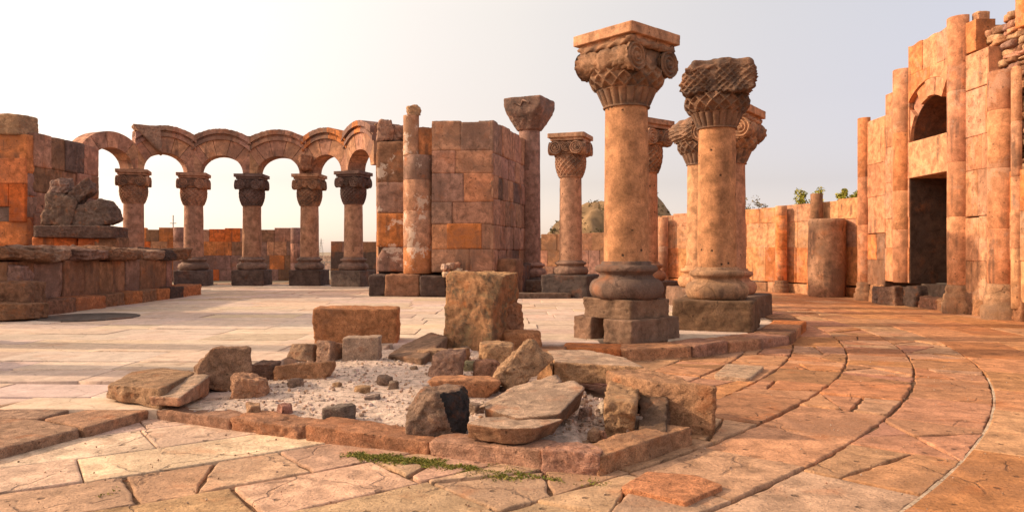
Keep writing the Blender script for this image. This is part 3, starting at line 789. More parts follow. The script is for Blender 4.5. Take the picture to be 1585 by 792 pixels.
        mb = MB(); worn_box(mb, 1.06, 1.06, ha * .45, (0, 0, zt + sr * 2 + ha * .22), ab_tint, seed + 3, rz, 14, .008, 40, 0); worn_box(mb, 1.2, 1.2, ha * .6, (0, 0, z + h - ha * .3), ab_tint, seed + 4, rz, 16, .008, 50, 0); mb.build('abacus', M_SHAFT, cap)
    else:                                      # impost block
        mb = MB(); P = [(Vector((0, 0, 1)), .55), (Vector((0, 0, -1)), .62)]
        for i in range(4):
            a = i * math.pi / 2; P.append((Vector((math.cos(a), math.sin(a), -.50)).normalized(), .665)); P.append((Vector((math.cos(a), math.sin(a), 0)), .74))
            P.append((Vector((math.cos(a + math.pi / 4), math.sin(a + math.pi / 4), -.70)).normalized(), .72))
        hull_stone(mb, P, (1.4, 1.4, 1.2), tint, seed, 34, 50, .02, 3, Matrix.Translation((0, 0, z + .6)) @ Matrix.Rotation(rz, 4, 'Z'))
        cap = mb.build('capital', M_CARVE, col)
        mb = MB(); pts = [Matrix.Rotation(rz, 3, 'Z') @ Vector(p) for p in ((-.3, -.74, .35), (-.05, -.72, .2), (.05, -.76, .4), (.3, -.74, .3))]
        mb.tube([p + Vector((0, 0, z + .6)) for p in pts], .05, 8, tint); mb.build('carving', M_CARVE, cap)
def column(x, y, z0, label, kind, seed, group=None, plinths=((1.45, .67),), bh=.56, sh=2.65, r=.375, rz=0, tint=PEACH, ctint=None, ptint=DARK, btint=None, h=1.4, abt=None):
    col = empty('column', (x, y, z0)); tag(col, label, 'column', group)
    ctint = ctint or tint; btint = btint or tint; z = -.02; rnd = random.Random(seed)
    for k, (w, hh) in enumerate(plinths):
        if seed == 1 and k == 0:              # the lowest course of the nearest column is broken into two stones on its left face
            Rz = Matrix.Rotation(rz, 3, 'Z')
            for x0, x1, y0, y1, nm in ((.02, w / 2, -w / 2, w / 2, 'plinth'), (-w / 2, -.22, -w / 2, .1, 'plinth_stone'), (-w / 2, .03, -.22, w / 2, 'plinth_core')):
                mb = MB(); c3 = Rz @ Vector(((x0 + x1) / 2, (y0 + y1) / 2, 0)); c3.z = z + hh / 2
                worn_box(mb, x1 - x0, y1 - y0, hh + (.02 if nm != 'plinth_core' else -.02), c3, vary(ptint, rnd), seed * 3 + x1 * 10, rz, 22, .02, 38, .02, 0, 2.6); mb.build(nm, M_PLINTH, col)
            z += hh; continue
        mb = MB(); worn_box(mb, w, w, hh + .02, (0, 0, z + hh / 2), vary(ptint, rnd), seed * 3 + k, rz, 26, .022, 38, .012, 0, 2.6); mb.build('plinth', M_PLINTH, col); z += hh
    mb = MB(); q = r
    prof = [(q * 1.24, z - .02)]
    for i in range(13): a = -math.pi / 2 + math.pi * i / 12; prof.append((q * 1.26 + bh * .22 * math.cos(a), z + bh * .27 + bh * .27 * math.sin(a)))
    prof += [(q * 1.26, z + bh * .56), (q * 1.18, z + bh * .60), (q * 1.15, z + bh * .64), (q * 1.22, z + bh * .68), (q * 1.28, z + bh * .70)]
    for i in range(9): a = -math.pi / 2 + math.pi * i / 8; prof.append((q * 1.27 + bh * .08 * math.cos(a), z + bh * .80 + bh * .09 * math.sin(a)))
    prof += [(q * 1.14, z + bh * .91), (q * 1.10, z + bh * .94), (q * 1.10, z + bh * .985), (q * 1.02, z + bh)]
    mb.lathe(prof, 72, btint, lambda a, zz, k: .016 * noise.fractal(Vector((math.cos(a) * 2 + seed, math.sin(a) * 2, zz * 3)), 1, 2, 4)); mb.build('base', M_CARVE if False else M_WALL, col)
    z += bh; mb = MB(); n = 26
    mb.lathe([(r * (1.0 - .06 * i / n), z - .01 + (sh + .02) * i / n) for i in range(n + 1)], 72, tint, lambda a, zz, k: .007 * noise.fractal(Vector((math.cos(a) * 2 + seed, math.sin(a) * 2, zz * 1.6)), 1, 2, 4))
    mb.build('shaft', M_SHAFT, col); z += sh
    capital(col, kind, z, seed, ctint, r * .96, rz, abt, h)
    return col
COLT = (.39, .185, .09)
g1 = 'free standing columns of the right exedra'
column(1.90, 12.6, FLOOR, 'tallest nearest column with square abacus, scrolls and two-step broken plinth', 'ionic', 1, g1, ((1.24, .37), (1.0, .30)), .62, 2.52, .375, R(-48), COLT, (.27, .145, .085), (.20, .115, .075), (.17, .105, .078), abt=(.44, .225, .125))
column(3.86, 14.3, FLOOR, 'thick column with broken capital and no abacus, beside the tallest column', 'worn', 2, g1, ((1.42, .56),), .60, 2.58, .36, R(-22), (.40, .19, .092), (.22, .12, .075), (.13, .072, .045), (.33, .185, .105))
column(4.83, 16.9, FLOOR, 'column half hidden directly behind the one with the broken capital', 'ionic', 3, g1, ((1.5, .5),), .58, 2.30, .37, R(55), (.40, .2, .12), (.42, .215, .12), (.17, .11, .08))
column(5.0, 20.1, FLOOR, 'slim column peeking out left of the broken capital column', 'worn', 4, g1, ((1.4, .5),), .58, 2.65, .37, R(10), (.45, .23, .12), (.22, .125, .08), (.2, .12, .08))
column(3.86, 22.0, FLOOR, 'column half hidden behind the tallest column, its volute showing right', 'basket', 5, g1, ((1.45, .6),), .56, 2.55, .37, R(38), (.40, .2, .12), (.38, .2, .12), (.12, .08, .065), h=1.5)
column(1.87, 24.2, FLOOR, 'shorter column with basket capital and dark plinth near the hill', 'basket', 6, g1, ((1.5, .72),), .46, 2.62, .365, R(-20), (.36, .195, .125), (.36, .195, .125), (.075, .055, .05), (.25, .15, .11), h=1.36, abt=(.38, .21, .13))
column(.66, 28.6, FLOOR, 'tall column with plain block capital behind the central pier', 'block', 7, None, ((1.4, .5),), .56, 4.95, .42, R(-24), (.27, .155, .12), (.24, .14, .105), (.12, .085, .07))
ACOL = [(-15.4, 30.9), (-13.5, 32.2), (-11.2, 32.7), (-8.72, 32.7), (-6.6, 31.6)]
ALAB = ['leftmost arcade column, its foot hidden by the stone podium', 'arcade column on grey plinth, second from the left', 'middle arcade column with dark capital on worn shaft', 'arcade column fourth from left, with broken springer above capital', 'rightmost arcade column beside the pier, with dark capital and plinth']
AT_ = [((.36, .19, .13), (.40, .21, .13), DARK), ((.36, .19, .13), (.40, .2, .13), (.13, .09, .08)), ((.36, .19, .12), (.16, .10, .085), (.10, .07, .06)), ((.40, .21, .13), (.38, .2, .12), DARK), ((.40, .22, .14), (.15, .09, .075), (.12, .085, .075))]
for i, (x, y) in enumerate(ACOL):
    t, c, pt = AT_[i]
    column(x, y, FLOOR, ALAB[i], 'basket', 20 + i, 'columns carrying the arcade', ((1.35, .67),), .56, 2.18, .40, R((18, 12, 2, -4, -16)[i]), t, c, pt, (.22, .14, .11), h=1.35)

# ------------------------------------------------------------------ arcade
arc = empty('arcade', (0, 0, 0)); tag(arc, 'curved row of six round arches resting on columns', 'arcade')
rnd = random.Random(41)
PTS = [Vector((-16.45, 28.7, 0))] + [Vector((x, y, 0)) for x, y in ACOL] + [Vector((-4.95, 29.2, 0))]
ZS = 4.94
RT = (((.46, .23, .14), 3), ((.50, .25, .14), 3), ((.40, .20, .13), 2), ((.36, .18, .12), .6))
for bi in range(6):
    a, b = PTS[bi], PTS[bi + 1]; L = (b - a).length; ex = (b - a) / L; en = Vector((ex.y, -ex.x, 0))
    o = (a + b) / 2 + Vector((0, 0, ZS)); H = L / 2; ai = H - .33; bi_ = .74
    hood = bi > 0
    inn = lambda u: 1.40 - .48 * (abs(u) / H) ** 2.2
    outer = lambda u: 1.86 - .36 * (abs(u) / H) ** 2
    mb = MB(); nv = 7; T = .38
    for k in range(nv):
        t0, t1 = math.pi * k / nv + .008, math.pi * (k + 1) / nv - .008; lo, up = [], []
        for i in range(7):
            t = t0 + (t1 - t0) * i / 6; c, s = math.cos(t), math.sin(t)
            lo.append((ai * c, bi_ * s))
            if hood:
                e = .42
                if t < e: up.append((H, inn(H) * t / e))
                elif t > math.pi - e: up.append((-H, inn(H) * (math.pi - t) / e))
                else:
                    u = H * math.cos((t - e) / (math.pi - 2 * e) * math.pi); up.append((u, inn(u) - .003))
            else: up.append(((ai + .62) * c if abs((ai + .62) * c) < H + .12 else math.copysign(H + .12, c), (bi_ + .62) * s))
        tt = pick(rnd, RT)
        mb.strip(o, ex, en, lo[::-1], up[::-1], -T - rnd.uniform(0, .02), T + rnd.uniform(-.012, .012), tt)
    ring = mb.build('arch', M_WALL, arc)
    if hood:
        n = 40; us = [-H + 2 * H * i / n for i in range(n + 1)]
        mb = MB(); mid = lambda u: lerp(inn(u), outer(u), .42)
        for c0 in range(0, n, 8):
            seg = us[c0:c0 + 9]; tt = pick(rnd, (((.34, .18, .125), 3), ((.40, .2, .13), 2), ((.28, .155, .11), 2)) if bi < 4 else ((ORANGE, 2), (MAUVE, 2), (PEACH, 1)))
            er = [rnd.uniform(0, .03) for _ in seg]
            mb.strip(o, ex, en, [(u, inn(u)) for u in seg], [(u, mid(u) - .05) for u in seg], -T - .05, T + .09, tt)
            mb.strip(o, ex, en, [(u, mid(u) - .05) for u in seg], [(u, mid(u) + .05) for u in seg], -T - .03, T + .045, tt)
            mb.strip(o, ex, en, [(u, mid(u) + .05) for u in seg], [(u, outer(u) - e) for u, e in zip(seg, er)], -T - .09, T + .17, tt)
        mb.build('hood_moulding', M_WALL, ring)
        mb = MB(); seg = [-H + 2 * H * i / 10 for i in range(11)]
        mb.strip(o, ex, en, [(u, 1.35) for u in seg], [(u, 1.56 + rnd.uniform(-.05, .05)) for u in seg], -T, T - .06, BROWN); mb.build('infill', M_WALL, ring)
# broken springer stones on the fourth column, a broken end left of the hood
mb = MB(); worn_box(mb, .55, .5, .6, (0, 0, 0), (.36, .17, .10), 4, .3, 14, .06, 8, .2, 3, 3)
o = mb.build('broken_springer', M_ROCK, arc, (-8.75, 32.15, 5.35))
mb = MB(); hull_stone(mb, [(Vector((0, 0, 1)), .22), (Vector((0, -1, 0)), .45), (Vector((0, 1, 0)), .45), (Vector((1, 0, .1)).normalized(), .5), (Vector((-.75, 0, -.66)).normalized(), .24), (Vector((-1, 0, .2)).normalized(), .6)], (1.1, .9, .5), (.36, .21, .145), 9, 20, 30, .03, 4); mb.build('broken_end_stone', M_ROCK, arc, (-14.95, 31.0, 6.5), .55)

# ------------------------------------------------------------------ central pier
rnd = random.Random(51)
pier = empty('pier', (-2.4, 24.6, FLOOR)); tag(pier, 'massive central pier of patchwork stone blocks with engaged half column', 'pier')
PO = Vector((-2.4, 24.6, FLOOR))
def pbuild(mb, name, mat):
    move(mb, Matrix.Translation(-PO)); return mb.build(name, mat, pier)
mb = MB(); flat_wall(mb, (-2.60, 24.55, 0), (-.60, 24.4, 0), .95, 5.85, rnd, (((.42, .215, .125), 3), ((.37, .19, .115), 3), ((.30, .17, .115), 2), ((.45, .20, .10), 1.5), ((.22, .13, .09), .7)), 1.2, .82, (.65, 1.3), relief=.02, worn=True)
mb.block((-2.60, 24.55, 0), Vector((1, -.075, 0)).normalized(), Vector((-.075, -1, 0)).normalized(), .5, 1.62, 1.72, 2.52, -.5, .028, (.55, .19, .06), .02)
pbuild(mb, 'front_masonry', M_WALL)
mb = MB(); flat_wall(mb, (-.60, 24.4, 0), (.50, 28.3, 0), .95, 5.85, rnd, (((.32, .18, .125), 4), ((.38, .2, .125), 3), ((.27, .15, .10), 2), ((.13, .085, .065), .5)), 1.2, .82, (.5, .95), relief=.02, worn=True); pbuild(mb, 'side_masonry', M_WALL)
mb = MB(); flat_wall(mb, (-4.48, 25.2, 0), (-3.3, 25.1, 0), .95, 5.3, rnd, ((BROWN, 2), (MAUVE, 2), (ORANGE, 1.5)), 1.1, .95, (.9, 1.3), relief=.02, worn=True)
zs = [(5.3, 5.25)]
pbuild(mb, 'recessed_masonry', M_WALL_STAIN)
mb = MB(); flat_wall(mb, (-5.3, 29.6, 0), (-4.45, 25.3, 0), .5, 5.4, rnd, WALL_T, 1.0, .82); mb.block((-4.4, 25.8, 0), Vector((1, 0, 0)), Vector((0, -1, 0)), 0, 3.6, .3, 5.6, -3.4, 0, BROWN); pbuild(mb, 'core', M_WALL)
mb = MB(); z = .9
for z2, t in ((1.75, (.48, .19, .08)), (2.95, (.42, .22, .14)), (3.95, (.40, .2, .12)), (4.75, (.26, .15, .11))):
    mb.lathe([(.49, z), (.505, z + .02), (.505, z2 - .02), (.49, z2)], 36, t, lambda a, zz, k: .01 * noise.noise(Vector((a * 3, zz * 2, 9))), (-3.07, 25.0)); z = z2
mb.lathe([(.26, 4.75), (.26, 6.05)], 24, (.42, .22, .13), None, (-3.30, 24.85))
pbuild(mb, 'engaged_column', M_WALL_STAIN)
mb = MB(); worn_box(mb, .5, .5, .95, (-2.83, 25.05, 5.2), (.45, .17, .07), 8, .1, 14, .02, 26); pbuild(mb, 'engaged_pilaster', M_WALL)
mb = MB(); worn_box(mb, .4, .4, .35, (-3.22, 24.85, 6.2), TAN, 3, .3, 10, .05, 9, .2, 2, 4); worn_box(mb, .5, .5, .75, (-4.25, 25.5, 5.65), (.36, .2, .14), 5, .2, 12, .05, 12, .15, 2, 3); worn_box(mb, .9, .5, .55, (-3.7, 25.7, 5.6), (.34, .2, .15), 6, .1, 14, .07, 7, .2, 3, 3); pbuild(mb, 'broken_top', M_ROCK)
mb = MB()
for i, (x0, x1, h, dy) in enumerate(((-4.6, -4.05, .68, .1), (-4.05, -2.95, .70, -.02), (-2.95, -2.1, .66, -.15), (-2.1, -1.1, .60, -.12), (-1.1, -.35, .7, -.12))):
    worn_box(mb, x1 - x0, 1.0, h, ((x0 + x1) / 2, 24.75 + dy, .18 + h / 2), pick(rnd, ((BROWN, 2), (MAUVE, 1.5), (DARK, 1.5))), 60 + i, 0, 16, .03, 26, .03)
for i, (x, y, w, d, h) in enumerate(((-.05, 25.3, .8, 1.2, 1.2), (.15, 26.6, .7, 1.2, .9), (.35, 27.8, .7, 1.1, 1.0))):
    worn_box(mb, w, d, h, (x - .1, y, .18 + h / 2), pick(rnd, ((DARK, 2), (MAUVE, 1), (BROWN, 1))), 70 + i, R(-16), 14, .03, 22, .04)
pbuild(mb, 'plinth_course', M_PLINTH)
for i, (px, py, w, d, h, lab) in enumerate(((862, 452, 1.5, .6, .42, 'low flat step stone right of the central pier'), (838, 462, 2.6, .5, .16, 'long thin kerb slab in front of the pier step'))):
    p = G(px - 20, py, FLOOR); mb = MB(); worn_box(mb, w, d, h, (0, 0, h / 2), (.18, .12, .09), 80 + i, R(4), 14, .02, 24, .03)
    tag(mb.build('step_stone', M_ROCK, loc=(p.x, p.y + d / 2, FLOOR)), lab, 'step')
# heap of small pale fragments on the pier plinth
mb = MB(); rnd2 = random.Random(6)
for i in range(16):
    s = rnd2.uniform(.1, .2); worn_box(mb, s * 1.5, s, s, (rnd2.uniform(-.42, .42), rnd2.uniform(-.15, .15), s * .4 + rnd2.uniform(0, .32) * (1 if i > 6 else 0)), pick(rnd2, ((PALE, 3), (PINK, 2), ((.5, .3, .25), 1))), 300 + i, rnd2.uniform(0, 3), 6, .04, 8, .2, 2, 5)
tag(mb.build('rubble_heap', M_ROCK, loc=(-1.75, 23.95, .84)), 'heap of small pale pink fragments on the pier plinth', 'rubble')

# ------------------------------------------------------------------ left pier, podium and carvings
rnd = random.Random(61)
lp = empty('pier', (-17.5, 25.2, FLOOR)); LO = Vector((-17.5, 25.2, FLOOR)); tag(lp, 'left pier of patchwork red, brown and dark blocks by the arcade end', 'pier')
def lbuild(mb, name, mat): move(mb, Matrix.Translation(-LO)); return mb.build(name, mat, lp)
LT = ((ORANGE, 1.5), (RED, .5), (BROWN, 3), (MAUVE, 3), ((.15, .09, .07), .8), (PINK, 2))
mb = MB(); flat_wall(mb, (-22.5, 24.9, 0), (-15.95, 25.0, 0), .2, 5.5, rnd, LT, 1.4, .8, (.7, 1.4), relief=.04, worn=True)
for x0, x1, z0, z1, t in ((-17.5, -15.96, 3.85, 4.68, (.52, .17, .065)), (-16.5, -15.96, 2.6, 3.84, RED), (-17.6, -16.51, 3.1, 3.84, RED), (-17.6, -16.52, 2.6, 3.08, (.17, .11, .09))):
    mb.block((0, 24.98, 0), Vector((1, 0, 0)), Vector((0, -1, 0)), x0, x1, z0, z1, -.4, .10 if t[0] > .2 else .03, t, .02)
lbuild(mb, 'front_masonry', M_WALL)
mb = MB(); flat_wall(mb, (-15.93, 25.3, 0), (-15.72, 28.9, 0), .2, 5.6, rnd, LT, 1.0, .8, (.6, 1.2), relief=.05, top=lambda u: 5.62 - .02 * u, worn=True); lbuild(mb, 'side_masonry', M_WALL)
mb = MB(); mb.block((-20, 25.6, 0), Vector((1, 0, 0)), Vector((0, -1, 0)), 0, 3.4, .3, 5.2, -3.0, 0, BROWN); lbuild(mb, 'core', M_WALL)
mb = MB(); worn_box(mb, 1.5, 1.0, .72, (0, 0, .36), TAN, 12, 0, 16, .03, 24, .05, 1); cs = mb.build('cap_stone', M_ROCK, loc=(-16.9, 25.4, 5.46)); tag(cs, 'tan carved capstone sitting on the left pier top', 'stone block')
pod = empty('podium', (-10.8, 20, FLOOR)); QO = Vector((-10.8, 20, FLOOR)); tag(pod, 'long dark stone podium with rough overhanging top slabs', 'podium')
def qbuild(mb, name, mat): move(mb, Matrix.Translation(-QO)); return mb.build(name, mat, pod)
PD = ((BROWN, 3), (DARK, 2), (MAUVE, 2), ((.32, .13, .06), 2))
mb = MB(); flat_wall(mb, (-10.95, 16.5, 0), (-10.75, 24.0, 0), .4, 1.4, rnd, PD, 5., 1.0, (.55, 1.1), relief=.03, worn=True); flat_wall(mb, (-16, 16.5, 0), (-10.95, 16.5, 0), .4, 1.4, rnd, PD, 3., 1.0, (.6, 1.2), relief=.03); qbuild(mb, 'masonry', M_WALL)
mb = MB(); y = 16.35
i = 0
while y < 24.2:
    w = rnd.uniform(.8, 1.5); worn_box(mb, 1.5, w, .32, (-11.35 + rnd.uniform(-.06, .06), y + w / 2, 1.53 + rnd.uniform(-.03, .03)), pick(rnd, ((MAUVE, 2), (BROWN, 2), (DARK, 1.5), ((.34, .2, .14), 1))), 90 + i, 0, 20, .075, 9, .12, 3, 3.5); y += w; i += 1
for k in range(5): worn_box(mb, 1.2, 1.3, .3, (-12.6 - k * 1.0, 16.95, 1.52), pick(rnd, ((MAUVE, 2), (BROWN, 2))), 110 + k, 0, 12, .05, 12, .06, 1, 3)
mb.block((-16.5, 16.8, 0), Vector((1, 0, 0)), Vector((0, -1, 0)), 0, 5.0, 1.3, 1.6, -7.3, 0, BROWN); qbuild(mb, 'top_slab', M_ROCK)
mb = MB(); y = 15.9; i = 0
while y < 24.5:
    w = rnd.uniform(.8, 1.5); worn_box(mb, .8, w, .42, (-10.82 + rnd.uniform(-.03, .03), y + w / 2, .3), pick(rnd, ((BROWN, 3), ((.42, .16, .07), 2), (MAUVE, 1), (DARK, .6))), 130 + i, 0, 14, .025, 22, .03); y += w; i += 1
qbuild(mb, 'plinth_course', M_ROCK)
for i, (x, y, w, d, h, lab) in enumerate(((-10.95, 16.45, 1.3, .7, .78, 'rough brown block on the podium steps at the left edge'), (-11.3, 16.75, 1.2, .6, 1.12, 'worn upright step block at the far left of the podium'), (-10.7, 15.85, 1.5, .9, .36, 'lowest broad step block before the podium'))):
    mb = MB(); worn_box(mb, w, d, h, (0, 0, h / 2), pick(rnd, ((BROWN, 2), (MAUVE, 1))), 160 + i, .05, 22, .04, 26, .05, 1, 3)
    tag(mb.build('step_block', M_ROCK, loc=(x, y, FLOOR)), lab, 'stone block')
ped = empty('pedestal', (-13.7, 24.2, 1.6)); tag(ped, 'pedestal of orange blocks under a dark ledge slab', 'pedestal')
mb = MB()
for i, (x, t) in enumerate(((-1.05, (.40, .12, .04)), (-.35, RED), (.45, (.5, .13, .04)), (1.0, BROWN))): worn_box(mb, .72, .8, .5, (x * .95, 0, .22), t, 170 + i, 0, 10, .015, 24, .03)
mb.build('block_course', M_WALL, ped)
mb = MB(); worn_box(mb, 2.5, 1.05, .38, (.05, -.05, .62), (.15, .09, .07), 176, 0, 22, .04, 16, .04, 0, 2.5); mb.build('ledge_slab', M_ROCK, ped)
for i, (x, w, d, h, z, rz, ti, t, lab) in enumerate(((-.62, .95, .8, 1.05, .78, .2, .1, (.20, .125, .09), 'round shouldered carved fragment on the dark ledge'),
        (.45, 1.35, .7, .78, .78, 0, -.12, (.17, .11, .085), 'long carved fragment lying right on the dark ledge'),
        (-.66, .66, .5, .5, 1.80, .1, .02, (.30, .19, .15), 'square stone balanced on top of the carved fragment'),
        (-.05, .42, .45, .95, 1.35, .1, 1.0, (.17, .105, .08), 'pointed carved fragment leaning right against the square stone'))):
    mb = MB(); rr = random.Random(180 + i)
    hull_stone(mb, box_planes(w, d, h, rr, .18, 4), (w, d, h), t, 180 + i, 26, 11, .055, 2.6, Matrix.Translation((0, 0, h / 2)) @ Matrix.Rotation(rz, 4, 'Z') @ Matrix.Rotation(ti, 4, 'Y'))
    tag(mb.build('carved_fragment', M_ROCK, loc=(-13.7 + x, 24.2, 1.6 + z)), lab, 'carved stone')
# stone disc set in the floor
p = G(137, 491, FLOOR); mb = MB()
mb.lathe([(1.02, -.02), (1.02, .012), (.98, .018), (.86, .018), (.84, .004), (.2, .004), (.0, .004)], 64, (.10, .075, .065), lambda a, z, k: .01 * noise.noise(Vector((a * 3, 0, k))))
tag(mb.build('floor_disc', M_PLINTH, loc=(p.x, p.y + .0, FLOOR + .006)), 'dark round stone disc set into the pale floor', 'stone disc')

# ------------------------------------------------------------------ foreground stones
def px_stone(name, pts, ztop, thick, tint, label, seed, cat='stone', group=None, mat=None, amp=.02, p=24, n=26, slope=.08, freq=3.2, topn=(0, 0), z_is=None, cuts=0, tintf=None):
    P2 = [G(a, b, ztop) for a, b in pts]; c = sum(P2, Vector()) / len(P2)
    L = [Vector((q.x - c.x, q.y - c.y)) for q in P2]
    ar = area([(q.x, q.y) for q in L])
    if ar < 0: L = L[::-1]
    rr = random.Random(seed); planes = []
    tn = Vector((topn[0], topn[1], 1)).normalized(); planes.append((tn, thick / 2)); planes.append((Vector((rr.uniform(-.06, .06), rr.uniform(-.06, .06), -1)).normalized(), thick / 2))
    for i in range(len(L)):
        a, b = L[i], L[(i + 1) % len(L)]; d = b - a; nn = Vector((d.y, -d.x)).normalized(); k = rr.uniform(-slope * .4, slope)
        n3 = Vector((nn.x, nn.y, -k)).normalized(); dd = n3.dot(Vector((a.x, a.y, thick / 2)))
        if dd > .01: planes.append((n3, dd))
    for _ in range(cuts):
        n3 = Vector((rr.uniform(-1, 1), rr.uniform(-1, 0), rr.uniform(.2, .9))).normalized()
        s = max(n3.dot(Vector((q.x, q.y, thick / 2))) for q in L); planes.append((n3, s * rr.uniform(.75, .92)))
    w = max(q.x for q in L) - min(q.x for q in L); d = max(q.y for q in L) - min(q.y for q in L)
    mb = MB(); hull_stone(mb, planes, (w, d, thick), tint, seed, n, p, amp, freq, tintf=tintf)
    o = mb.build(name, mat or M_ROCK, loc=(c.x, c.y, ztop - thick / 2))
    return tag(o, label, cat, group)
def kerb(a, b, width, ztop, tint, label, seed, zbot=-.08, amp=.018, name='kerb_stone', mat=None):
    A, B = G(*a), G(*b); ex = (B - A).normalized(); nn = Vector((-ex.y, ex.x, 0)); L = (B - A).length; h = ztop - zbot
    rr = random.Random(seed); mb = MB(); c = (A + B) / 2 + nn * width / 2
    hull_stone(mb, box_planes(L - .008, width, h, rr, .035, 1), (L, width, h), tint, seed, 34, 26, amp, 3.5, Matrix.Rotation(math.atan2(ex.y, ex.x), 4, 'Z'))
    return tag(mb.build(name, mat or M_ROCK, loc=(c.x, c.y, (ztop + zbot) / 2)), label, 'kerb stone', 'kerb stones around the rubble bed')
kerb((188, 643), (356, 668), .34, .105, (.36, .19, .12), 'first front kerb stone beside the notch in the step', 201)
kerb((356, 668), (473, 684), .34, .125, (.42, .2, .11), 'short rough orange kerb stone, second along the front edge', 202, amp=.03)
kerb((473, 684), (664, 706), .36, .13, (.42, .19, .10), 'long reddish kerb stone in the middle of the front edge', 203)
kerb((664, 706), (838, 729), .30, .14, (.43, .23, .15), 'tan kerb stone below the flat round slab', 204)
kerb((838, 729), (928, 739), .28, .16, (.43, .22, .15), 'cracked kerb stone left of the pointed corner', 205)
kerb((932, 739), (1069, 691), .27, .16, (.44, .225, .12), 'kerb stone right of the corner with slanted crack end', 206)
# big corner block and slabs behind it
px_stone('corner_block', [(1004, 590), (1118, 599), (1072, 588), (1000, 569), (936, 573)], .45, .54, (.40, .21, .115), 'large high corner block at the right end of the kerb', 207, 'stone block', None, amp=.022, n=34)
px_stone('corner_block', [(1004, 612), (1114, 602), (1116, 596), (1080, 586), (1000, 580)], .44, .53, (.40, .2, .11), 'x', 208) if False else None
px_stone('slab', [(858, 560), (1000, 568), (968, 553), (905, 540), (845, 541)], .42, .24, (.46, .26, .14), 'broad lit slab with split end behind the corner block', 209, 'slab', None, tintf={0: (.47, .31, .215)}, amp=.02, n=34)  # lighter top tint stands for sun on the slab
px_stone('slab', [(832, 556), (856, 562), (850, 542), (838, 543)], .40, .26, (.46, .24, .12), 'split sliver leaning on the end of the broad slab', 210, 'slab')
px_stone('broken_block', [(935, 618), (985, 622), (992, 590), (945, 585)], .36, .3, (.42, .24, .13), 'crumbling block inside the pit under the corner block', 211, 'stone', None, amp=.04)
px_stone('broken_block', [(988, 640), (1030, 650), (1035, 615), (990, 605)], .27, .26, (.17, .10, .065), 'dark tilted block wedged in the pit corner', 212, 'stone', None, amp=.03, topn=(-.3, -.2))
# left step stones
px_stone('step_stone', [(-160, 735), (-10, 697), (128, 662), (62, 648), (-150, 640)], .10, .17, (.40, .235, .15), 'broad worn step slab at the left edge of the photo', 220, 'step', None, amp=.01, n=34)
px_stone('step_stone', [(131, 661), (240, 631), (205, 619), (66, 647)], .105, .17, (.46, .25, .15), 'smooth orange step slab meeting the kerb', 221, 'step', None, amp=.008, n=30)
px_stone('step_stone', [(-60, 642), (60, 647), (150, 620), (100, 609), (-40, 632)], .11, .17, (.40, .24, .16), 'pinkish step slab behind the front step slabs', 222, 'step', None, amp=.008, n=26)

def rock(px, py, wpx, hpx, depth, tint, label, seed, z=None, rz=0., tilt=(0, 0), extra=2, tl=.12, p=30, amp=.02, freq=3.5, mat=None, cat='stone', name='rubble_stone', n=30, sink=.04, cuts=(), tintf=None):
    if z is None: z = .115 if py > 605 else .14 if py > 560 else .16
    c = G(px, py, z); w = wpx / F * c.y; h = hpx / F * c.y + sink
    rr = random.Random(seed); P = box_planes(w, depth, h, rr, tl, extra)
    for nx, ny, nz, k in cuts:
        q = Vector((nx, ny, nz)).normalized(); P.append((q, (abs(q.x) * w / 2 + abs(q.y) * depth / 2 + abs(q.z) * h / 2) * k))
    M = Matrix.Rotation(rz, 4, 'Z') @ Matrix.Rotation(tilt[0], 4, 'X') @ Matrix.Rotation(tilt[1], 4, 'Y')
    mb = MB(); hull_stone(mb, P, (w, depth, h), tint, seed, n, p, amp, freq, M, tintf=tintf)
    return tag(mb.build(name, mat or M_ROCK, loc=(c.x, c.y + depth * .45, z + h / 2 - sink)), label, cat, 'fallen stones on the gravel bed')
rock(745, 541, 88, 118, .85, (.46, .25, .12), 'tall upright lichen-stained block standing on the gravel', 230, rz=R(-28), extra=1, tl=.05, p=26, amp=.03, mat=M_LICHEN, cat='stone block', name='upright_block', n=48, freq=2.5, tintf={0: (.56, .27, .10), 2: (.34, .17, .085), 1: (.30, .13, .06)})  # left face tinted brighter as sunlit, front and right darker as shaded
rock(790, 538, 30, 66, .4, (.34, .15, .08), 'narrow rough chunk at the right side of the upright block', 231, rz=.2, extra=3, amp=.04)
rock(547, 533, 128, 55, .75, (.44, .19, .085), 'wide low rust-orange block with flat top', 232, rz=R(6), extra=0, tl=.02, p=34, amp=.02, mat=M_ROCK, cat='stone block', name='low_block', n=34)
rock(558, 560, 56, 38, .3, (.42, .28, .2), 'small pale squared block before the low orange block', 233, extra=0, tl=.05, p=26, amp=.012, cat='stone block')
rock(483, 559, 36, 22, .7, (.36, .22, .14), 'long grey-brown stone leaning at the low block, left one', 234, rz=R(-28), tilt=(-.15, 0), extra=2)
rock(511, 560, 28, 24, .65, (.36, .21, .14), 'short bar stone between leaning stone and pale block', 235, rz=R(-12), tilt=(-.2, 0), extra=2)
rock(470, 588, 92, 24, .25, (.44, .22, .115), 'flat-faced orange-brown stone lying on the gravel edge', 236, rz=R(-4), extra=1, tl=.12, amp=.018, cuts=((1, 0, -.6, .72),))
rock(408, 586, 38, 24, .25, (.16, .09, .065), 'small dark stone beside the flat-faced orange stone', 237, extra=4)
rock(337, 603, 80, 62, .38, (.30, .17, .105), 'upright dark brown block on the left of the rubble bed', 238, rz=R(22), extra=0, tl=.12, p=26, amp=.02, tilt=(-.12, .08), cat='stone block', n=34, cuts=((-1, 0, .8, .66),))
px_stone('broken_slab', [(168, 592), (250, 602), (302, 580), (255, 568), (205, 572)], .30, .15, (.36, .21, .12), 'large broken slab with jagged edge on the left', 239, 'slab', None, amp=.028, topn=(-.06, -.02), slope=.3, n=32)
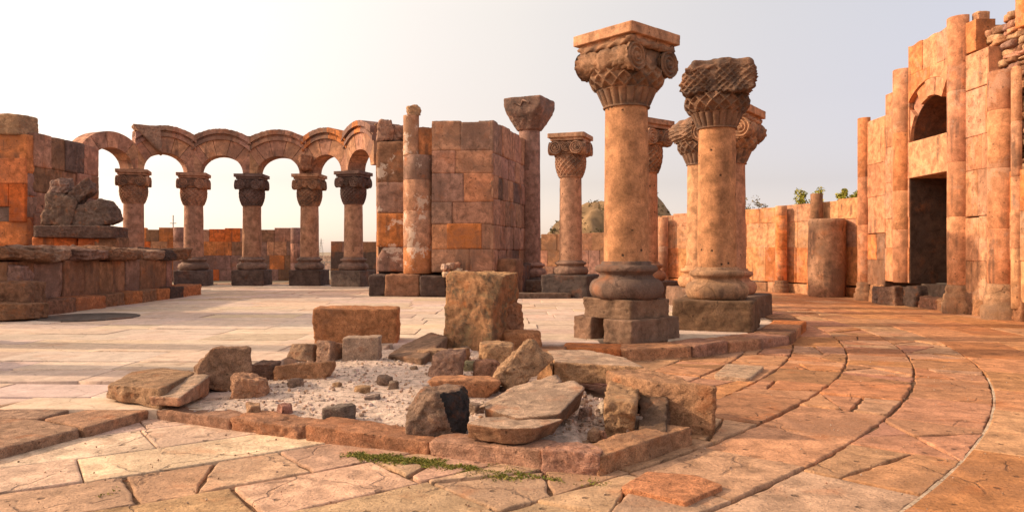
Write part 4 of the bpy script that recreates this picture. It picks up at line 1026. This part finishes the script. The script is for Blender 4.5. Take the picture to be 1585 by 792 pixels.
px_stone('broken_slab', [(228, 605), (277, 611), (326, 587), (290, 577), (262, 583)], .28, .16, (.44, .23, .14), 'smooth topped split block leaning on the broken slab', 240, 'slab', None, tintf={0: (.47, .31, .215)}, amp=.012, topn=(-.12, -.1), slope=.25, n=30)  # top face tinted paler as if sunlit
rock(378, 619, 54, 33, .27, (.42, .22, .13), 'small rounded orange stone near the left dark block', 241, extra=5, p=9, amp=.03)
px_stone('broken_slab', [(600, 540), (655, 551), (693, 528), (668, 519), (630, 528)], .30, .18, (.24, .14, .09), 'dark flat slab lying left of the upright block', 242, 'slab', None, topn=(-.15, -.05), slope=.2)
rock(682, 563, 84, 21, .32, (.38, .22, .13), 'low brown stone at the foot of the upright block', 243, rz=-.05, extra=3)
rock(690, 588, 52, 40, .32, (.34, .19, .13), 'rounded mauve boulder behind the flat orange stone', 244, extra=5, p=9, amp=.03)
rock(753, 588, 42, 29, .28, (.32, .16, .10), 'small reddish round boulder in the rubble centre', 245, extra=5, p=8, amp=.02)
rock(768, 566, 54, 32, .4, (.42, .24, .13), 'tan wedge stone behind the small reddish boulder', 246, extra=4, tl=.2)
rock(808, 542, 62, 28, .4, (.46, .2, .09), 'orange stone at the back, right of the upright block', 247, extra=4, p=10)
c = G(812, 592, FLOOR)
rock(806, 586, 80, 36, .30, (.40, .235, .135), 'long slanting boulder leaning up to the right in the rubble', 248, z=FLOOR + .10, rz=R(12), tilt=(-.15, -.78), extra=1, tl=.12, p=13, amp=.035, n=34)
rock(720, 619, 110, 30, .42, (.44, .20, .10), 'flat-topped orange half-round stone in the rubble', 249, extra=1, tl=.06, p=16, amp=.018, cuts=((1, -.3, -1, .62), (-1, -.3, -1, .62)), n=28)
rock(674, 672, 96, 64, .40, (.24, .15, .105), 'dark boulder with shade-painted right face above the front kerb', 250, rz=R(4), extra=0, tl=.06, p=20, amp=.025, n=40, cuts=((-.75, -.5, .55, .60), (-.9, .2, .5, .66), (.55, -.75, .18, .62), (.9, -.1, .5, .80)), tintf={1: (.035, .03, .03), 8: (.035, .03, .03), 9: (.04, .033, .03)})  # black tint on the right-hand facets paints their shade
px_stone('thin_slab', [(738, 618), (800, 612), (872, 596), (860, 588), (790, 600)], .30, .10, (.28, .16, .10), 'thin pale slab lying behind the big triangular slab', 251, 'slab', None, tintf={0: (.47, .31, .215)}, topn=(-.05, -.1), n=28, amp=.014)  # paler top, darker edges: light and shade painted in
px_stone('flat_slab', [(745, 624), (800, 640), (868, 636), (906, 604), (888, 595), (800, 610)], .34, .17, (.23, .13, .08), 'big triangular flat slab with grey top in the rubble', 252, 'slab', None, tintf={0: (.47, .31, .215)}, topn=(-.04, -.06), slope=.5, n=34, amp=.012)  # pale top and dark sides put sun and shade into the tint
px_stone('flat_slab', [(722, 655), (770, 663), (830, 662), (874, 648), (820, 642), (745, 645)], .285, .13, (.33, .175, .10), 'flat rounded slab overhanging the front kerb', 253, 'slab', None, tintf={0: (.47, .31, .215)}, slope=.7, n=34, amp=.012)  # sun on top and shade on the sides come from the tints
px_stone('flat_stone', [(960, 752), (1062, 776), (1118, 750), (1080, 735), (1000, 728)], .055, .09, (.55, .23, .11), 'bright orange flat stone lying loose on the paving', 254, 'stone', None, amp=.01, n=28, slope=.15)
px_stone('paving_slab', [(1105, 580), (1160, 585), (1183, 566), (1125, 562)], .05, .09, (.5, .33, .22), 'pale loose square slab on the paving beside the stylobate', 255, 'slab', None, amp=.008)
rnd = random.Random(71)
for i, (px, py, w, h, t, lab) in enumerate(((523, 650, 46, 20, (.2, .15, .12), 'small dark broken stone half buried in the gravel'), (576, 624, 18, 10, (.22, .15, .12), 'tiny grey pebble in mid gravel'), (594, 596, 20, 11, (.22, .14, .1), 'tiny brown pebble at the gravel back'),
        (790, 640, 40, 14, (.3, .18, .12), 'low stone tucked between the flat slabs'), (868, 575, 34, 14, (.46, .25, .15), 'small tan stone under the split sliver'), (840, 580, 26, 12, (.5, .33, .22), 'small pale stone beside the slanting boulder'), (730, 575, 24, 14, (.3, .24, .13), 'mossy small stone between the boulders'))):
    rock(px, py, w, h, .16, t, lab, 260 + i, extra=4, amp=.02, n=14)

rnd = random.Random(75)
for i in range(22):                          # chips in the right end of the pit, below the corner block
    px, py = rnd.uniform(872, 1040), rnd.uniform(612, 676)
    if py > 690 - (px - 925) * .2 or px < 905 and py < 640: py = rnd.uniform(640, 660)
    s_ = rnd.uniform(.5, 1.3)
    rock(px, py, 22 * s_, 13 * s_, .1 * s_, pick(rnd, (((.5, .34, .25), 2), (PINK, 1), (TAN, 1), ((.55, .42, .33), 1))), 'small broken chip lying in the pit under the corner block', 500 + i, z=.11, rz=rnd.uniform(0, 3), extra=4, amp=.014, n=10)
for i, (px, py) in enumerate(((640, 575), (610, 600), (720, 545), (655, 640), (560, 612), (455, 600), (440, 640), (390, 640), (520, 600), (735, 640), (705, 605), (780, 610))):
    s_ = rnd.uniform(.6, 1.3)
    rock(px, py, 20 * s_, 12 * s_, .1 * s_, pick(rnd, (((.3, .2, .14), 2), (PINK, 1), (TAN, 1))), 'small loose chip scattered on the pale gravel', 530 + i, rz=rnd.uniform(0, 3), extra=4, amp=.014, n=10)
# gravel bed
mb = MB(); vs = []; fs = []; idx = {}
n1, n2 = 110, 110
def gz(x, y):
    d = edge_dist(x, y, GPOLY); k = min(1, d / .5)
    return .075 + .05 * k + .05 * max(0, min(1, (y - 6.2) / 4)) + .03 * noise.fractal(Vector((x * 1.3, y * 1.3, 0)), 1, 2, 4) + .012 * noise.noise(Vector((x * 14, y * 14, 1))) - (.05 if x > .55 and y < 7.2 else 0)
for i in range(n1 + 1):
    for j in range(n2 + 1):
        x = -3.4 + 4.8 * i / n1; y = 5.5 + 6.2 * j / n2
        if inside(x, y, GPOLY) : idx[i, j] = len(vs); vs.append((x, y, gz(x, y)))
for i in range(n1):
    for j in range(n2):
        k = [(i, j), (i + 1, j), (i + 1, j + 1), (i, j + 1)]
        if all(q in idx for q in k): fs.append([idx[q] for q in k])
mb.add(vs, fs, (.60, .44, .35), True)
rnd = random.Random(72)
cv, cf = cubesphere(2)
for _ in range(5200):
    x, y = rnd.uniform(-3.3, 1.3), rnd.uniform(5.6, 11.5)
    if rnd.random() > 7.5 / y or not inside(x, y, GPOLY): continue
    s = rnd.choice((.004, .005, .006, .008, .011, .016)) * rnd.uniform(.7, 1.4) * (1.7 if x > .5 else 1); t = vary(rnd.choice(((.62, .46, .38), (.56, .41, .33), (.66, .52, .44), (.42, .28, .2), (.5, .3, .2))), rnd, .2)
    o = Vector((x, y, gz(x, y) + s * .3)); k = [rnd.uniform(.6, 1.2) for _ in cv]
    mb.add([o + v.normalized() * s * q * Vector((1.2, 1, .7)).length / 1.7 for v, q in zip(cv, k)], cf, t)
tag(mb.build('gravel', M_GRAVEL), 'pale pinkish gravel bed among the fallen stones', 'gravel', kind='stuff')
# moss strip at the kerb foot
mb = MB(); rnd = random.Random(73)
for (a, b, w, n) in (((545, 706), (690, 722), .10, 3600), ((690, 722), (800, 738), .12, 2600), ((800, 738), (930, 752), .06, 420), ((150, 770), (160, 758), .05, 90)):
    A, B = G(*a), G(*b)
    for _ in range(n):
        t = rnd.random(); p = A.lerp(B, t) + Vector((rnd.gauss(0, .05), rnd.gauss(0, w * .6), 0))
        if noise.noise(Vector((p.x * 6, p.y * 6, 2))) < -.12: continue
        h = rnd.uniform(.004, .016); s = rnd.uniform(.004, .010); an = rnd.uniform(0, 6.28); e = Vector((math.cos(an), math.sin(an), 0)) * s; l = Vector((rnd.gauss(0, .012), rnd.gauss(0, .012), h))
        p.z = .012; mb.add([p - e, p + e, p + l], [[0, 1, 2]], vary(rnd.choice(((.17, .16, .02), (.10, .12, .018), (.25, .19, .04))), rnd, .25))
tag(mb.build('moss', M_LEAF), 'green moss strip along the foot of the front kerb', 'moss', kind='stuff')
# crumbs and grit on the paving
mb = MB(); rnd = random.Random(74)
for _ in range(1300):
    x, y = rnd.uniform(-4, 7), 3.8 + 9 * rnd.random() ** 1.6
    if inside(x, y): continue
    s = rnd.uniform(.002, .008); o = Vector((x, y, .02 + s * .3)); k = [rnd.uniform(.6, 1.2) for _ in cv]
    mb.add([o + v.normalized() * s * q for v, q in zip(cv, k)], cf, vary(rnd.choice(((.4, .25, .16), (.3, .17, .1), (.5, .36, .27))), rnd))
tag(mb.build('grit', M_GRAVEL), 'loose grit and crumbs scattered over the paving', 'grit', kind='stuff')

# ------------------------------------------------------------------ far things
def tree(px, Y, top_py, width, label, seed, dry=False):
    x = (px - 792.5) / F * Y; ztop = EYE + (HZ - top_py) / F * Y; rr = random.Random(seed)
    t = empty('tree', (x, Y, 0)); tag(t, label, 'tree', 'trees beyond the orange wall')
    mb = MB(); mb.tube([(0, 0, -.1), (.06, 0, ztop * .35), (0, .05, ztop * .7)], lambda i: (.16, .12, .05)[i], 8)
    tips = []
    for k in range(9):
        a = rr.uniform(0, 6.28); q = Vector((math.cos(a) * width * rr.uniform(.2, .5), math.sin(a) * width * .4, ztop * rr.uniform(.68, .95)))
        mb.tube([(0, .02, ztop * rr.uniform(.4, .65)), (q.x * .5, q.y * .5, q.z * .88), q], lambda i: (.06, .035, .012)[i], 6); tips.append(q)
    mb.build('trunk', M_BARK, t)
    mb = MB()
    for q in tips + [Vector((rr.uniform(-.4, .4) * width, rr.uniform(-.3, .3) * width, ztop * rr.uniform(.75, .97))) for _ in range(14)]:
        leaf_clump(mb, q, width * rr.uniform(.1, .2), 26 if dry else 110, rr, .07, ((.16, .13, .06), (.2, .14, .07)) if dry else ((.30, .27, .03), (.18, .18, .025), (.38, .31, .04)))
    mb.build('crown', M_LEAF, t)
tree(1258, 44, 291, 2.0, 'yellow-green tree top left of the other above the orange wall', 81)
tree(1316, 42, 292, 1.6, 'small yellow-green tree top close to the tall ruin', 82)
tree(1165, 50, 300, 1.8, 'sparse dry tree top just right of the columns', 83, True)
def pylon(px, Y, top_py, label):
    x = (px - 792.5) / F * Y; h = EYE + (HZ - top_py) / F * Y; t = empty('pylon', (x, Y, 0)); tag(t, label, 'pylon')
    mb = MB()
    for sx in (-1, 1):
        for sy in (-1, 1): mb.tube([(sx * h * .13, sy * h * .13, 0), (sx * h * .03, sy * h * .03, h * .7), (0, 0, h)], .06 * h / 8, 5)
    for k in range(6):
        z = h * k / 8; e = h * (.13 - .1 * k / 6)
        mb.tube([(-e, -e, z), (e * .85, -e * .85, z + h / 8)], .035 * h / 8, 4); mb.tube([(e, -e, z), (-e * .85, -e * .85, z + h / 8)], .035 * h / 8, 4)
    mb.build('lattice', M_METAL, t)
    mb = MB()
    for z in (.72, .86): mb.tube([(-h * .16, 0, h * z), (h * .16, 0, h * z)], .05 * h / 8, 5)
    mb.build('crossarm', M_METAL, t)
pylon(497, 260, 368, 'small lattice pylon on the horizon between arcade columns')
mb = MB(); mb.tube([(0, 0, 0), (0, 0, 6.2)], .07, 6); mb.tube([(-.4, 0, 5.2), (.4, 0, 5.2)], .05, 5); mb.tube([(-.3, 0, 4.6), (.3, 0, 4.6)], .05, 5)
tag(mb.build('antenna_mast', M_METAL, loc=((268 - 792.5) / F * 95, 95, 0)), 'thin mast rising behind the wall seen through the arcade', 'mast')
rail = empty('railing', ((512 - 792.5) / F * 47, 47, 0)); tag(rail, 'pale metal railing in the gap beyond the arcade', 'railing')
for i in range(7): mb = MB(); mb.tube([(-1.2 + i * .4, 0, -.05), (-1.2 + i * .4, 0, 1.0)], .03, 6); mb.build('post', M_METAL, rail)
for z in (.5, .98): mb = MB(); mb.tube([(-1.2, 0, z), (1.2, 0, z)], .025, 6); mb.build('rail', M_METAL, rail)
mb = MB(); rr = random.Random(9); flat_wall(mb, (-19, 70, 0), (-14, 70, 0), -.1, 1.3, rr, ((PALE, 1), (TAN, 1)), .6, .6)
tag(mb.build('far_wall', M_WALL), 'far pale low wall beyond the railing', 'wall')

# unseen remains past the left edge, added to streak the floor with shadow
mb = MB(); rr = random.Random(91); flat_wall(mb, (-14.6, 15.4, 0), (-12.9, 15.4, 0), .18, 5.6, rr, WALL_T, 3.0, .8, (.7, 1.2), top=lambda u: 4.6 + u * .5)
tag(mb.build('unseen_pier_stub', M_WALL), 'unseen pier stub of patchwork stone, added to shade the inner floor', 'pier')
column(-10.2, 11.9, FLOOR, 'unseen left exedra column, added to shade the floor, nearest the added pier stub', 'worn', 43, 'unseen added columns of the left exedra', ((1.5, .5),), .58, 2.6, .375, R(20), COLT)
column(-8.6, 9.6, FLOOR, 'unseen left exedra column, added to shade the floor, nearest the front step slabs', 'worn', 44, 'unseen added columns of the left exedra', ((1.5, .5),), .58, 2.2, .375, R(70), COLT)
